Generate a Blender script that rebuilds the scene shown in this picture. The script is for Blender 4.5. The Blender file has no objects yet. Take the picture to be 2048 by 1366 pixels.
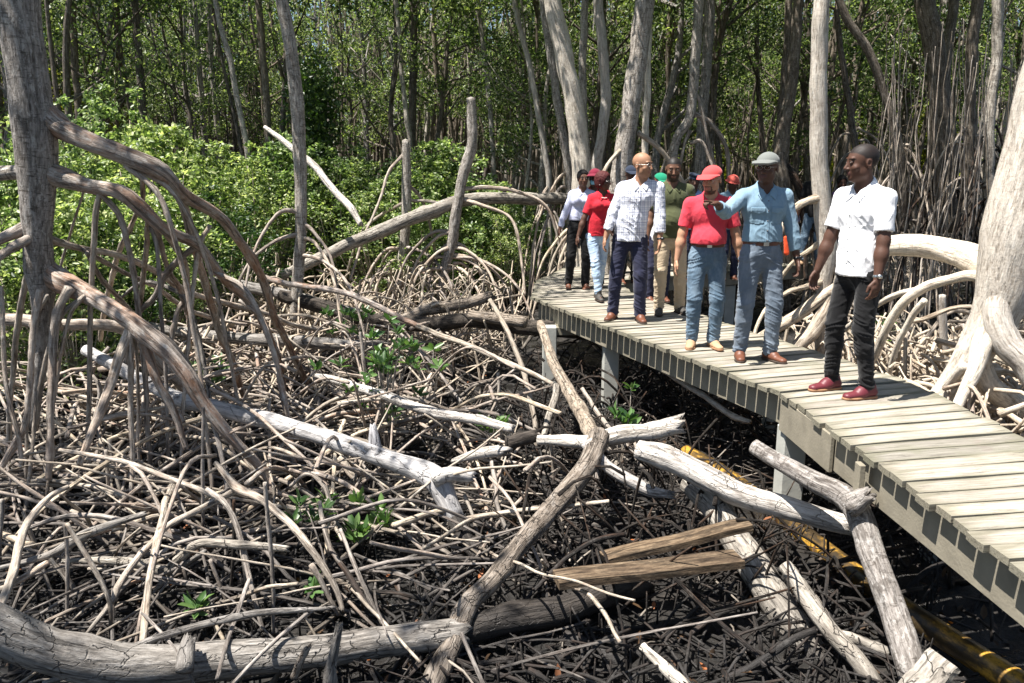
import bpy, bmesh, math, random
import numpy as np
from mathutils import Vector, Matrix
from mathutils.bvhtree import BVHTree

# ------------------------------------------------------------------ camera, sky, sun, exposure
SC = bpy.context.scene
COL = SC.collection
W0, H0, FPX = 2048.0, 1366.0, 1593.0
CAMZ = 1.59
PITCH = math.atan(343.0 / FPX)
cam = bpy.data.cameras.new('camera')
cam.sensor_width = 36.0
cam.lens = FPX / W0 * 36.0
cam.clip_start = 0.05
cam.clip_end = 1000
camo = bpy.data.objects.new('camera', cam)
COL.objects.link(camo)
camo.location = (0, 0, CAMZ)
camo.rotation_euler = (math.pi / 2 - PITCH, 0, 0)
SC.camera = camo
SUN = Vector((-0.345, -0.146, 0.927)).normalized()
el = math.asin(SUN.z)
az = math.atan2(SUN.x, SUN.y)
world = bpy.data.worlds.new('World')
SC.world = world
world.use_nodes = True
nt = world.node_tree
nt.nodes.clear()
sky = nt.nodes.new('ShaderNodeTexSky')
sky.sky_type = 'NISHITA'
sky.sun_disc = False
sky.sun_elevation = el
sky.sun_rotation = az
bg = nt.nodes.new('ShaderNodeBackground')
bg.inputs['Strength'].default_value = 0.055
wo = nt.nodes.new('ShaderNodeOutputWorld')
nt.links.new(sky.outputs[0], bg.inputs[0])
nt.links.new(bg.outputs[0], wo.inputs[0])
sl = bpy.data.lights.new('sun', 'SUN')
sl.energy = 5.0
sl.angle = math.radians(0.5)
sl.color = (1.0, 0.955, 0.89)
so = bpy.data.objects.new('sun', sl)
COL.objects.link(so)
so.rotation_euler = SUN.to_track_quat('Z', 'Y').to_euler()
SC.view_settings.view_transform = 'Standard'
SC.view_settings.look = 'None'
SC.view_settings.gamma = 1.0
SC.view_settings.exposure = 1.38
SC.cycles.max_bounces = 5
SC.cycles.diffuse_bounces = 3
SC.cycles.glossy_bounces = 2
SC.cycles.transmission_bounces = 4
SC.cycles.caustics_reflective = False
SC.cycles.caustics_refractive = False

# ------------------------------------------------------------------ picking points of the place
cp, sp = math.cos(PITCH), math.sin(PITCH)
MUD = -1.1
def ray(u, v):
    a = (u - W0 / 2) / FPX
    b = -(v - H0 / 2) / FPX
    return Vector((a, cp + sp * b, -sp + cp * b))
def PZ(u, v, z=0.0):
    d = ray(u, v)
    t = (z - CAMZ) / d.z
    return Vector((d.x * t, d.y * t, z))
def PY(u, v, Y):
    d = ray(u, v)
    t = Y / d.y
    return Vector((d.x * t, Y, CAMZ + d.z * t))
def wpx(w, Y):
    return w / FPX * Y * 1.02

# ------------------------------------------------------------------ numeric noise
def _hash(ix, iy, iz, seed):
    h = (ix * 374761393 + iy * 668265263 + iz * 2147483647 + seed * 1274126177) & 0xffffffff
    h = ((h ^ (h >> 13)) * 1274126177) & 0xffffffff
    h = h ^ (h >> 16)
    return (h & 0xffff) / 32767.5 - 1.0
def vnoise(P, scale=1.0, seed=0):
    P = np.asarray(P, dtype=np.float64) * scale
    I = np.floor(P).astype(np.int64)
    F = P - I
    F = F * F * (3 - 2 * F)
    out = 0
    for dx in (0, 1):
        wx = F[:, 0] if dx else 1 - F[:, 0]
        for dy in (0, 1):
            wy = F[:, 1] if dy else 1 - F[:, 1]
            for dz in (0, 1):
                wz = F[:, 2] if dz else 1 - F[:, 2]
                out = out + wx * wy * wz * _hash(I[:, 0] + dx, I[:, 1] + dy, I[:, 2] + dz, seed)
    return out

# ------------------------------------------------------------------ objects and tags
def tag(o, label=None, cat=None, group=None, kind=None):
    if label: o['label'] = label
    if cat: o['category'] = cat
    if group: o['group'] = group
    if kind: o['kind'] = kind
    return o
def empty(name, loc=(0, 0, 0), rz=0.0):
    o = bpy.data.objects.new(name, None)
    o.empty_display_size = 0.2
    o.location = loc
    o.rotation_euler = (0, 0, rz)
    COL.objects.link(o)
    return o
def mesh_np(name, V, F, mat=None, parent=None, smooth=True, attrs=None, sizes=None):
    """V (n,3); F (m,k) array or list of lists"""
    me = bpy.data.meshes.new(name)
    V = np.asarray(V, dtype=np.float32)
    if isinstance(F, np.ndarray):
        m, k = F.shape
        me.vertices.add(len(V))
        me.vertices.foreach_set('co', V.ravel())
        me.loops.add(m * k)
        me.loops.foreach_set('vertex_index', F.astype(np.int32).ravel())
        me.polygons.add(m)
        me.polygons.foreach_set('loop_start', np.arange(0, m * k, k, dtype=np.int32))
        me.polygons.foreach_set('loop_total', np.full(m, k, dtype=np.int32))
        me.update(calc_edges=True)
    else:
        me.from_pydata(V.tolist(), [], F)
        me.update()
    if attrs:
        for an, (ty, data) in attrs.items():
            a = me.attributes.new(an, ty, 'POINT')
            if ty == 'FLOAT_VECTOR':
                a.data.foreach_set('vector', np.asarray(data, dtype=np.float32).ravel())
            elif ty == 'FLOAT_COLOR':
                a.data.foreach_set('color', np.asarray(data, dtype=np.float32).ravel())
            else:
                a.data.foreach_set('value', np.asarray(data, dtype=np.float32).ravel())
    if smooth:
        me.polygons.foreach_set('use_smooth', np.ones(len(me.polygons), dtype=bool))
    if mat: me.materials.append(mat)
    o = bpy.data.objects.new(name, me)
    COL.objects.link(o)
    if parent: o.parent = parent
    return o
class MB:
    """collects quads"""
    def __init__(s):
        s.V = []; s.F = []; s.n = 0; s.A = {}
    def add(s, V, F, **at):
        V = np.asarray(V, dtype=np.float64)
        s.V.append(V)
        s.F += [[i + s.n for i in f] for f in (F.tolist() if isinstance(F, np.ndarray) else F)]
        s.n += len(V)
        for k, (ty, d) in at.items():
            s.A.setdefault(k, (ty, []))[1].append(np.asarray(d, dtype=np.float64).reshape(len(V), -1))
    def box(s, c, size, R=None, rnd=0.0, taper=None):
        hx, hy, hz = [q / 2 for q in size]
        V = np.array([(x, y, z) for z in (-hz, hz) for y in (-hy, hy) for x in (-hx, hx)])
        if R is not None: V = V @ np.array(R).T
        V = V + np.array(c)
        F = [[0, 2, 3, 1], [4, 5, 7, 6], [0, 1, 5, 4], [2, 6, 7, 3], [0, 4, 6, 2], [1, 3, 7, 5]]
        s.add(V, F, rnd=('FLOAT', np.full(8, rnd)))
    def build(s, name, mat, parent=None, smooth=False, bevel=0):
        V = np.concatenate(s.V)
        at = {k: (ty, np.concatenate(d)) for k, (ty, d) in s.A.items()}
        o = mesh_np(name, V, s.F, mat, parent, smooth, at)
        if bevel:
            m = o.modifiers.new('bevel', 'BEVEL'); m.width = bevel; m.segments = 1; m.limit_method = 'ANGLE'
        return o

# ------------------------------------------------------------------ materials
class NT:
    def __init__(s, name):
        s.m = bpy.data.materials.new(name); s.m.use_nodes = True
        s.t = s.m.node_tree; s.t.nodes.clear()
        s.out = s.t.nodes.new('ShaderNodeOutputMaterial')
    def n(s, ty, **kw):
        nd = s.t.nodes.new('ShaderNode' + ty)
        for k, v in kw.items():
            if k.startswith('i_'):
                nd.inputs[k[2:].replace('_', ' ')].default_value = v
            else: setattr(nd, k, v)
        return nd
    def l(s, a, b): s.t.links.new(a, b)
    def attr(s, name): return s.n('Attribute', attribute_name=name)
    def mapping(s, vec, scale=(1, 1, 1), loc=(0, 0, 0), rot=(0, 0, 0)):
        m = s.n('Mapping'); m.inputs['Scale'].default_value = scale; m.inputs['Location'].default_value = loc
        m.inputs['Rotation'].default_value = rot
        s.l(vec, m.inputs['Vector']); return m.outputs[0]
    def noise(s, vec, scale, detail=4, rough=.55, dist=0):
        m = s.n('TexNoise'); m.inputs['Scale'].default_value = scale; m.inputs['Detail'].default_value = detail
        m.inputs['Roughness'].default_value = rough; m.inputs['Distortion'].default_value = dist
        if vec is not None: s.l(vec, m.inputs['Vector'])
        return m.outputs['Fac']
    def ramp(s, fac, pts, interp='LINEAR'):
        r = s.n('ValToRGB'); r.color_ramp.interpolation = interp
        e = r.color_ramp.elements
        while len(e) < len(pts): e.new(0.5)
        for i, (p, c) in enumerate(pts):
            e[i].position = p
            e[i].color = (c, c, c, 1) if isinstance(c, (int, float)) else (*c, 1)
        s.l(fac, r.inputs[0]); return r.outputs[0]
    def mix(s, fac, a, b, blend='MIX'):
        m = s.n('Mix', data_type='RGBA', blend_type=blend)
        for sock, v in ((m.inputs[0], fac), (m.inputs[6], a), (m.inputs[7], b)):
            if isinstance(v, (int, float)): sock.default_value = v
            elif isinstance(v, tuple): sock.default_value = (*v, 1)
            else: s.l(v, sock)
        return m.outputs[2]
    def math(s, op, a, b=0.0, c=0.0):
        m = s.n('Math', operation=op)
        for i, v in enumerate((a, b, c)):
            if isinstance(v, (int, float)): m.inputs[i].default_value = v
            else: s.l(v, m.inputs[i])
        return m.outputs[0]
    def bump(s, h, strength=.5, dist=.01, nrm=None):
        b = s.n('Bump'); b.inputs['Strength'].default_value = strength; b.inputs['Distance'].default_value = dist
        s.l(h, b.inputs['Height'])
        if nrm: s.l(nrm, b.inputs['Normal'])
        return b.outputs[0]
    def bsdf(s, col, rough=.8, spec=.3, nrm=None, **kw):
        p = s.n('BsdfPrincipled')
        for nm, v in (('Base Color', col), ('Roughness', rough), ('Specular IOR Level', spec)):
            if isinstance(v, (int, float)): p.inputs[nm].default_value = v
            elif isinstance(v, tuple): p.inputs[nm].default_value = (*v, 1)
            else: s.l(v, p.inputs[nm])
        if nrm: s.l(nrm, p.inputs['Normal'])
        for k, v in kw.items(): p.inputs[k.replace('_', ' ')].default_value = v
        s.l(p.outputs[0], s.out.inputs[0])
        return p

def wood_mat(name, dark, mid, light, split=.55, orange=0.0, crack=0.0, patch=0.35, lichen=0.2, tide=True, ringy=0.3, crackscale=14, wet=0.0, bump=.6):
    t = NT(name)
    tc = t.attr('tc').outputs['Vector']
    oi = t.n('ObjectInfo').outputs['Random']
    off = t.n('VectorMath', operation='ADD'); t.l(tc, off.inputs[0])
    cmb = t.n('CombineXYZ'); t.l(t.math('MULTIPLY', oi, 37.0), cmb.inputs[2]); t.l(cmb.outputs[0], off.inputs[1])
    v = off.outputs[0]
    fib = t.noise(t.mapping(v, (1, 1, .14)), 55, 6, .72)
    mot = t.noise(t.mapping(v, (1, 1, .45)), 16, 6, .68)
    big = t.noise(t.mapping(v, (1, 1, .6)), 3.5, 4, .6)
    rng = t.noise(t.mapping(v, (.35, .35, 2.2)), 30, 4, .6)
    col = t.ramp(t.math('ADD', t.math('MULTIPLY', fib, .55), t.math('MULTIPLY', mot, .45)),
                 [(.37, dark), (.49, mid), (.61, light)])
    if patch:
        col = t.mix(t.math('MULTIPLY', t.ramp(mot, [(.53, 0.), (.60, 1.)]), patch), col, dark)
    if ringy:
        col = t.mix(t.math('MULTIPLY', t.ramp(rng, [(.56, 0.), (.66, 1.)]), ringy), col, dark)
    if lichen:
        lf = t.noise(t.mapping(v, (1, 1, .7), (5, 5, 5)), 26, 5, .7)
        col = t.mix(t.math('MULTIPLY', t.ramp(lf, [(.56, 0.), (.62, 1.)]), lichen), col, (.62, .60, .56))
    if orange:
        of = t.noise(t.mapping(v, (1, 1, .25), (9, 3, 1)), 9, 5, .7)
        of2 = t.math('MULTIPLY', t.ramp(of, [(.48, 0.), (.6, 1.)]), orange)
        col = t.mix(of2, col, (.36, .15, .055))
    h = t.math('ADD', t.math('MULTIPLY', fib, .7), t.math('MULTIPLY', mot, .8))
    # splits running along the grain
    sp1 = t.noise(t.mapping(v, (1, 1, .055), (3, 1, 7)), 38, 4, .6)
    sm = t.math('MULTIPLY', t.ramp(sp1, [(.40, 1.), (.44, 0.)]), split)
    col = t.mix(sm, col, tuple(q * .35 for q in dark)); h = t.math('SUBTRACT', h, sm)
    if crack:
        w = t.n('TexVoronoi', feature='DISTANCE_TO_EDGE'); w.inputs['Scale'].default_value = crackscale
        dn = t.n('TexNoise'); dn.inputs['Scale'].default_value = 16; t.l(v, dn.inputs['Vector'])
        dm = t.n('VectorMath', operation='MULTIPLY_ADD'); t.l(dn.outputs['Color'], dm.inputs[0])
        dm.inputs[1].default_value = (.05, .05, .05); t.l(t.mapping(v, (1, 1, .5)), dm.inputs[2])
        t.l(dm.outputs[0], w.inputs['Vector'])
        ck = t.ramp(w.outputs['Distance'], [(.0, 1.), (.035, 0.)])
        gate = t.ramp(t.noise(v, 9, 4, .7), [(.45, 0.), (.56, 1.)])
        ck = t.math('MULTIPLY', t.math('MULTIPLY', ck, gate), crack)
        col = t.mix(t.math('MULTIPLY', ck, .85), col, (.035, .03, .027))
        h = t.math('SUBTRACT', h, t.math('MULTIPLY', ck, 1.4))
    # every piece of wood has weathered a little differently
    col = t.mix(1.0, col, t.ramp(oi, [(0, (.72, .72, .74)), (.5, (1, .98, .95)), (1, (1.18, 1.14, 1.06))]), 'MULTIPLY')
    col = t.mix(t.math('MULTIPLY', t.ramp(big, [(.45, 0.), (.7, 1.)]), .45), col, t.mix(1.0, col, (.55, .52, .5), 'MULTIPLY'))
    rough = .85
    if tide or wet:
        geo = t.n('NewGeometry'); sx = t.n('SeparateXYZ'); t.l(geo.outputs['Position'], sx.inputs[0])
        zz = t.math('ADD', sx.outputs['Z'], t.math('MULTIPLY', t.math('SUBTRACT', t.noise(geo.outputs['Position'], 2.5, 3), .5), -.5))
        tf = t.ramp(t.math('ADD', t.math('MULTIPLY', zz, 1.6), 1.6 * 1.12), [(.0, 1.), (.42 + wet, 0.)])
        col = t.mix(tf, col, (.028, .026, .025))
        rough = t.math('SUBTRACT', .85, t.math('MULTIPLY', tf, .45))
    t.bsdf(col, rough, .25, t.bump(h, min(1., bump * 1.3), .022))
    return t.m

def leaf_mat(name, cols, trans=.35, rough=.42):
    t = NT(name)
    r = t.attr('rnd').outputs['Fac']
    oi = t.n('ObjectInfo').outputs['Random']
    col = t.ramp(r, [(i / (len(cols) - 1), c) for i, c in enumerate(cols)])
    col = t.mix(1.0, col, t.ramp(oi, [(0, (.8, .85, .8)), (1, (1.2, 1.12, 1.0))]), 'MULTIPLY')
    p = t.n('BsdfPrincipled'); t.l(col, p.inputs['Base Color']); p.inputs['Roughness'].default_value = rough
    p.inputs['Specular IOR Level'].default_value = .45
    tr = t.n('BsdfTranslucent'); t.l(t.mix(1.0, col, (1.35, 1.5, .75), 'MULTIPLY'), tr.inputs[0])
    mx = t.n('MixShader'); mx.inputs[0].default_value = trans
    t.l(p.outputs[0], mx.inputs[1]); t.l(tr.outputs[0], mx.inputs[2]); t.l(mx.outputs[0], t.out.inputs[0])
    return t.m

def plain(name, col, rough=.7, spec=.3, var=.12, vscale=20, bump=.2, bscale=120, **kw):
    t = NT(name)
    ob = t.n('TexCoord').outputs['Object']
    n = t.noise(ob, vscale, 3)
    c = t.mix(n, tuple(max(0, q * (1 - var)) for q in col), tuple(min(1, q * (1 + var)) for q in col))
    t.bsdf(c, rough, spec, t.bump(t.noise(ob, bscale, 2), bump, .004), **kw)
    return t.m

M = {}
M['trunk'] = wood_mat('grey_bark', (.09, .075, .062), (.36, .33, .30), (.62, .58, .54), split=.25, orange=0.0, patch=.75, lichen=.6, ringy=.85, tide=True, bump=.8)
M['trunk_pale'] = wood_mat('pale_bark', (.24, .20, .155), (.64, .58, .50), (.80, .76, .68), split=.2, patch=.35, lichen=.35, ringy=.35, tide=True)
M['trunk_dark'] = wood_mat('dark_bark', (.035, .028, .022), (.15, .125, .10), (.31, .27, .225), split=.3, patch=.4, lichen=.25, ringy=.5)
M['root'] = wood_mat('root_bark', (.14, .11, .088), (.41, .35, .30), (.64, .58, .51), orange=.15, lichen=.4, ringy=.3, wet=.12)
M['root_orange'] = wood_mat('orange_root_bark', (.14, .11, .09), (.42, .36, .31), (.66, .60, .54), orange=.5, lichen=.5, ringy=.3)
M['root_pale'] = wood_mat('pale_root_bark', (.18, .14, .105), (.50, .43, .34), (.70, .64, .54), orange=.12, lichen=.2, ringy=.2, wet=.1)
M['stick'] = wood_mat('weathered_stick', (.14, .115, .095), (.40, .355, .31), (.62, .575, .51), orange=.1, patch=.3, lichen=.1, ringy=.15, wet=.25)
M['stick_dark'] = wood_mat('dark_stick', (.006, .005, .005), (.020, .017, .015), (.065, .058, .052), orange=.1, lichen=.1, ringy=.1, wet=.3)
M['drift'] = wood_mat('bleached_wood', (.10, .09, .08), (.275, .255, .23), (.50, .475, .44), patch=.55, lichen=.0, crack=.9, crackscale=13, ringy=0, tide=True)
M['drift_pale'] = wood_mat('smooth_grey_wood', (.17, .165, .165), (.46, .45, .45), (.66, .65, .64), patch=.2, lichen=.0, crack=.95, crackscale=9, ringy=.1, split=.25, tide=True, bump=.4)
M['drift_white'] = wood_mat('sun_white_wood', (.26, .23, .20), (.60, .56, .51), (.82, .79, .74), patch=.3, lichen=.0, crack=.6, crackscale=15, ringy=.1)
M['drift_dark'] = wood_mat('wet_log_wood', (.018, .015, .013), (.06, .05, .042), (.13, .11, .09), patch=.4, lichen=.05, crack=.5, ringy=.1, wet=.3)
M['flaky'] = wood_mat('flaking_bark', (.10, .078, .058), (.30, .25, .2), (.47, .41, .34), patch=.4, lichen=.2, crack=1.0, crackscale=22, ringy=.1, wet=.1, bump=1.0)
M['leaf'] = leaf_mat('mangrove_leaf', [(.02, .036, .015), (.055, .09, .034), (.14, .195, .075), (.36, .42, .19)], trans=.45)
M['leaf_bright'] = leaf_mat('shrub_leaf', [(.035, .065, .025), (.12, .185, .065), (.28, .36, .16), (.56, .61, .36)], trans=.42)
M['leaf_dark'] = leaf_mat('dark_green_leaf', [(.02, .045, .014), (.04, .08, .02), (.07, .12, .03)])  # leaves of a darker green
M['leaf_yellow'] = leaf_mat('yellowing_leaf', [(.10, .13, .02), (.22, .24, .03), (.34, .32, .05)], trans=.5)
M['leaf_sap'] = leaf_mat('seedling_leaf', [(.04, .09, .03), (.08, .16, .05), (.16, .26, .09)], trans=.3, rough=.35)

# ------------------------------------------------------------------ tubes
def catmull(P, R, step):
    P = np.array([list(p) for p in P], dtype=float); R = np.array(R, dtype=float)
    if len(P) == 2:
        n = max(2, int(np.linalg.norm(P[1] - P[0]) / step) + 1)
        t = np.linspace(0, 1, n)[:, None]
        return P[0] * (1 - t) + P[1] * t, R[0] * (1 - t[:, 0]) + R[1] * t[:, 0]
    Q = np.vstack([2 * P[0] - P[1], P, 2 * P[-1] - P[-2]])
    RR = np.concatenate([[R[0]], R, [R[-1]]])
    op = []; orr = []
    for i in range(1, len(Q) - 2):
        n = max(2, int(np.linalg.norm(Q[i + 1] - Q[i]) / step))
        t = np.linspace(0, 1, n, endpoint=False)
        t2, t3 = t * t, t * t * t
        w = np.stack([-.5 * t3 + t2 - .5 * t, 1.5 * t3 - 2.5 * t2 + 1, -1.5 * t3 + 2 * t2 + .5 * t, .5 * t3 - .5 * t2], 1)
        op.append(w @ Q[i - 1:i + 3])
        orr.append(RR[i] * (1 - t) + RR[i + 1] * t)
    op.append(P[-1:]); orr.append(R[-1:])
    return np.vstack(op), np.concatenate(orr)
def tube(P, R, sides=8, step=None, rough=.08, wob=0.0, seed=0, jag=0.0, knots=0):
    """tapered limb: returns V, F, tc"""
    rmax = max(R)
    if step is None: step = max(.02, rmax * 1.2)
    C, r = catmull(P, R, step)
    n = len(C)
    if wob:
        s = np.linspace(0, 1, n)
        for a in range(3):
            C[:, a] += wob * vnoise(np.stack([np.cumsum(np.r_[0, np.linalg.norm(np.diff(C, axis=0), axis=1)]), np.full(n, seed * 1.37), np.full(n, a * 7.)], 1), 3.0, seed) * np.minimum(1, np.minimum(s, 1) * 6)
    T = np.gradient(C, axis=0); T /= np.linalg.norm(T, axis=1)[:, None] + 1e-9
    ref = np.array([0, 0, 1.]) if abs(T[0][2]) < .9 else np.array([1., 0, 0])
    N = np.zeros_like(C); N[0] = np.cross(T[0], ref); N[0] /= np.linalg.norm(N[0])
    for i in range(1, n):
        q = N[i - 1] - T[i] * (N[i - 1] @ T[i]); N[i] = q / (np.linalg.norm(q) + 1e-9)
    B = np.cross(T, N)
    a = np.linspace(0, 2 * np.pi, sides, endpoint=False)
    L = np.r_[0, np.cumsum(np.linalg.norm(np.diff(C, axis=0), axis=1))]
    ca, sa = np.cos(a), np.sin(a)
    tc = np.stack([r[:, None] * ca[None], r[:, None] * sa[None], np.repeat(L[:, None], sides, 1)], -1)
    rr = np.repeat(r[:, None], sides, 1)
    if rough:
        q = tc.reshape(-1, 3) * np.array([1, 1, .5])
        f = rough * (vnoise(q, 1.1 / rmax, seed + 3) + .5 * vnoise(q, 3.0 / rmax, seed + 5))
        if knots: f = f + knots * np.clip(vnoise(tc.reshape(-1, 3), .5 / rmax, seed + 9) - .35, 0, 1)
        rr = rr * (1 + f.reshape(n, sides))
    V = C[:, None] + rr[..., None] * (N[:, None] * ca[None, :, None] + B[:, None] * sa[None, :, None])
    if jag:
        k = np.random.RandomState(seed).uniform(-1, 1, sides) * jag * r[-1]
        V[-1] += T[-1][None] * k[:, None]
        if n > 3: V[-2] += T[-1][None] * k[:, None] * .3
    V = V.reshape(-1, 3); tc = tc.reshape(-1, 3)
    i = np.arange(n - 1)[:, None] * sides; j = np.arange(sides)[None]; j2 = (j + 1) % sides
    F = np.stack([i + j, i + j2, i + sides + j2, i + sides + j], -1).reshape(-1, 4)
    # end caps as one centre vertex, triangles stored as degenerate-free quads fan
    base = len(V)
    V = np.vstack([V, C[:1] - T[:1] * r[0] * .3, C[-1:] + T[-1:] * r[-1] * (-.25 if jag else .35)])
    tc = np.vstack([tc, [[0, 0, L[0]]], [[0, 0, L[-1]]]])
    caps = [[base, int((k + 1) % sides), int(k)] for k in range(sides)] + \
           [[base + 1, int((n - 1) * sides + k), int((n - 1) * sides + (k + 1) % sides)] for k in range(sides)]
    return V, F, tc, caps
class TB:
    """collects tubes into one mesh"""
    def __init__(s): s.V = []; s.Q = []; s.T = []; s.tc = []; s.n = 0
    def add(s, *a, **k):
        V, F, tc, caps = tube(*a, **k)
        s.V.append(V); s.Q.append(F + s.n); s.tc.append(tc)
        s.T.append(np.array(caps) + s.n); s.n += len(V)
        return s
    def build(s, name, mat, parent=None):
        V = np.concatenate(s.V); Q = np.concatenate(s.Q); T = np.concatenate(s.T)
        me = bpy.data.meshes.new(name)
        me.vertices.add(len(V)); me.vertices.foreach_set('co', V.astype(np.float32).ravel())
        nl = len(Q) * 4 + len(T) * 3
        me.loops.add(nl)
        me.loops.foreach_set('vertex_index', np.concatenate([Q.ravel(), T.ravel()]).astype(np.int32))
        me.polygons.add(len(Q) + len(T))
        ls = np.concatenate([np.arange(len(Q)) * 4, len(Q) * 4 + np.arange(len(T)) * 3]).astype(np.int32)
        me.polygons.foreach_set('loop_start', ls)
        me.polygons.foreach_set('loop_total', np.concatenate([np.full(len(Q), 4), np.full(len(T), 3)]).astype(np.int32))
        me.update(calc_edges=True)
        a = me.attributes.new('tc', 'FLOAT_VECTOR', 'POINT')
        a.data.foreach_set('vector', np.concatenate(s.tc).astype(np.float32).ravel())
        me.polygons.foreach_set('use_smooth', np.ones(len(me.polygons), dtype=bool))
        me.materials.append(mat)
        o = bpy.data.objects.new(name, me); COL.objects.link(o)
        if parent: o.parent = parent
        return o

# ------------------------------------------------------------------ leaves
def leaves(C, size, rs, up=.5, aspect=.42, fold=.12, vmin=0., vmax=1., dirs=None):
    """C (n,3) leaf positions -> folded pointed leaves (6 verts, 4 faces as 2 quads)"""
    n = len(C)
    d = rs.normal(size=(n, 3)) if dirs is None else dirs + rs.normal(size=(n, 3)) * .25
    d /= np.linalg.norm(d, axis=1)[:, None]
    nr = rs.normal(size=(n, 3)) * (1 - up); nr[:, 2] += up * 1.2
    nr -= d * (nr * d).sum(1)[:, None]; nr /= np.linalg.norm(nr, axis=1)[:, None] + 1e-9
    sd = np.cross(d, nr)
    s = size * rs.uniform(.65, 1.25, n)[:, None]
    w = s * aspect / 2
    base = C; tip = C + d * s
    m1 = C + d * s * .35; m2 = C + d * s * .72
    V = np.stack([base, m1 + sd * w - nr * w * fold * -2, m2 + sd * w * .8 + nr * w * fold * 2, tip - nr * s * .06,
                  m2 - sd * w * .8 + nr * w * fold * 2, m1 - sd * w + nr * w * fold * 2], 1).reshape(-1, 3)
    i = np.arange(n)[:, None] * 6
    F = np.concatenate([i + np.array([[0, 1, 2, 3]]), i + np.array([[0, 3, 4, 5]])], 0)
    r = np.repeat(rs.uniform(vmin, vmax, n), 6)
    return V, F, r
def leaf_obj(name, V, F, r, mat, parent=None):
    return mesh_np(name, V, F, mat, parent, False, {'rnd': ('FLOAT', r)})
def clumps(centers, radii, per, rs, flat=.7):
    out = []
    for c, R in zip(centers, radii):
        d = rs.normal(size=(per, 3)); d /= np.linalg.norm(d, axis=1)[:, None]
        q = d * (rs.uniform(.0, 1, per) ** .45)[:, None] * R
        q[:, 2] *= flat
        out.append(np.array(c) + q)
    return np.concatenate(out)
def copy_tree(o, loc=None, rz=None, scale=None, tilt=None):
    c = o.copy(); COL.objects.link(c)
    if loc is not None: c.location = loc
    if rz is not None: c.rotation_euler = ((tilt or (0, 0))[0], (tilt or (0, 0))[1], rz)
    if scale is not None: c.scale = (scale,) * 3 if isinstance(scale, (int, float)) else scale
    for ch in list(o.children):
        d = ch.copy(); COL.objects.link(d); d.parent = c
        for g in list(ch.children):
            e = g.copy(); COL.objects.link(e); e.parent = d
    return c
# ================================================================== SETTING: mud, boardwalk
def ground_z(x, y):
    P = np.stack([np.asarray(x, float), np.asarray(y, float), np.zeros(np.size(x))], 1)
    return MUD + .09 * vnoise(P, .6, 1) + .045 * vnoise(P, 2.1, 2) + .02 * vnoise(P, 7, 3)
def make_mud():
    xs = np.concatenate([np.linspace(-70, -9, 40), np.linspace(-8.8, 10, 260), np.linspace(10.3, 70, 40)])
    ys = np.concatenate([np.linspace(-6, 1.9, 10), np.linspace(2, 16, 260), np.linspace(16.3, 130, 90)])
    X, Y = np.meshgrid(xs, ys)
    Z = ground_z(X.ravel(), Y.ravel())
    V = np.stack([X.ravel(), Y.ravel(), Z], 1)
    nx = len(xs); i = (np.arange(len(ys) - 1)[:, None] * nx + np.arange(nx - 1)[None]).ravel()
    F = np.stack([i, i + 1, i + nx + 1, i + nx], 1)
    t = NT('wet_mud')
    ob = t.n('TexCoord').outputs['Object']
    n1 = t.noise(ob, 1.3, 5); n2 = t.noise(ob, 26, 6, .7)
    col = t.ramp(t.math('ADD', t.math('MULTIPLY', n1, .5), t.math('MULTIPLY', n2, .5)),
                 [(.38, (.006, .0055, .005)), (.52, (.016, .014, .012)), (.64, (.05, .042, .035)), (.74, (.14, .12, .10))])
    rough = t.ramp(n1, [(.42, .25), (.55, .85)])
    t.bsdf(col, rough, .4, t.bump(n2, .9, .03))
    o = mesh_np('ground', V, F, t.m, None, True)
    tag(o, kind='structure')
make_mud()

# boardwalk: centre line from the far right, round the left corner, towards the camera
ws_mat = None
def deck_mat():
    t = NT('weathered_decking')
    geo = t.n('NewGeometry'); ob = t.n('TexCoord').outputs['Object']
    tc = t.attr('tc').outputs['Vector']
    r = t.attr('rnd').outputs['Fac']
    grain = t.noise(t.mapping(tc, (.6, 14, 14)), 5, 6, .65)
    fine = t.noise(t.mapping(tc, (1.5, 60, 60)), 4, 4, .7)
    blot = t.noise(ob, 2.2, 5, .65)
    base = t.ramp(t.math('ADD', t.math('MULTIPLY', grain, .6), t.math('MULTIPLY', fine, .4)),
                  [(.3, (.10, .09, .077)), (.47, (.29, .27, .235)), (.68, (.48, .455, .41))])
    base = t.mix(1.0, base, t.ramp(r, [(0, (.62, .62, .60)), (.35, (.95, .90, .86)), (.7, (1, .98, .94)), (1, (1.2, 1.14, 1.06))]), 'MULTIPLY')
    # moss / algae film along board edges
    alg = t.math('MULTIPLY', t.ramp(blot, [(.50, 0.), (.68, 1.)]), .4)
    base = t.mix(alg, base, (.13, .135, .075))
    ve = t.attr('edge').outputs['Fac']
    base = t.mix(t.math('MULTIPLY', t.ramp(ve, [(.05, 1.), (.38, 0.)]), .55), base, (.12, .115, .07))
    # reddish and dark scuffs
    red = t.math('MULTIPLY', t.ramp(t.noise(ob, 5.5, 4, .7), [(.6, 0.), (.7, 1.)]), .35)
    base = t.mix(red, base, (.20, .14, .13))
    sc = t.math('MULTIPLY', t.ramp(t.noise(t.mapping(tc, (1, 9, 9)), 3.3, 5, .75), [(.56, 0.), (.66, 1.)]), .7)
    base = t.mix(sc, base, (.07, .062, .05))
    h = t.math('ADD', t.math('MULTIPLY', grain, .8), t.math('MULTIPLY', fine, .6))
    t.bsdf(base, .82, .25, t.bump(h, .7, .006))
    return t.m
M['deck'] = deck_mat()
M['stringer'] = plain('weathered_beam', (.24, .215, .165), .85, .2, .4, 6, .5, 60)
M['concrete'] = plain('pale_concrete', (.42, .42, .38), .85, .25, .25, 7, .4, 60)

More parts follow.
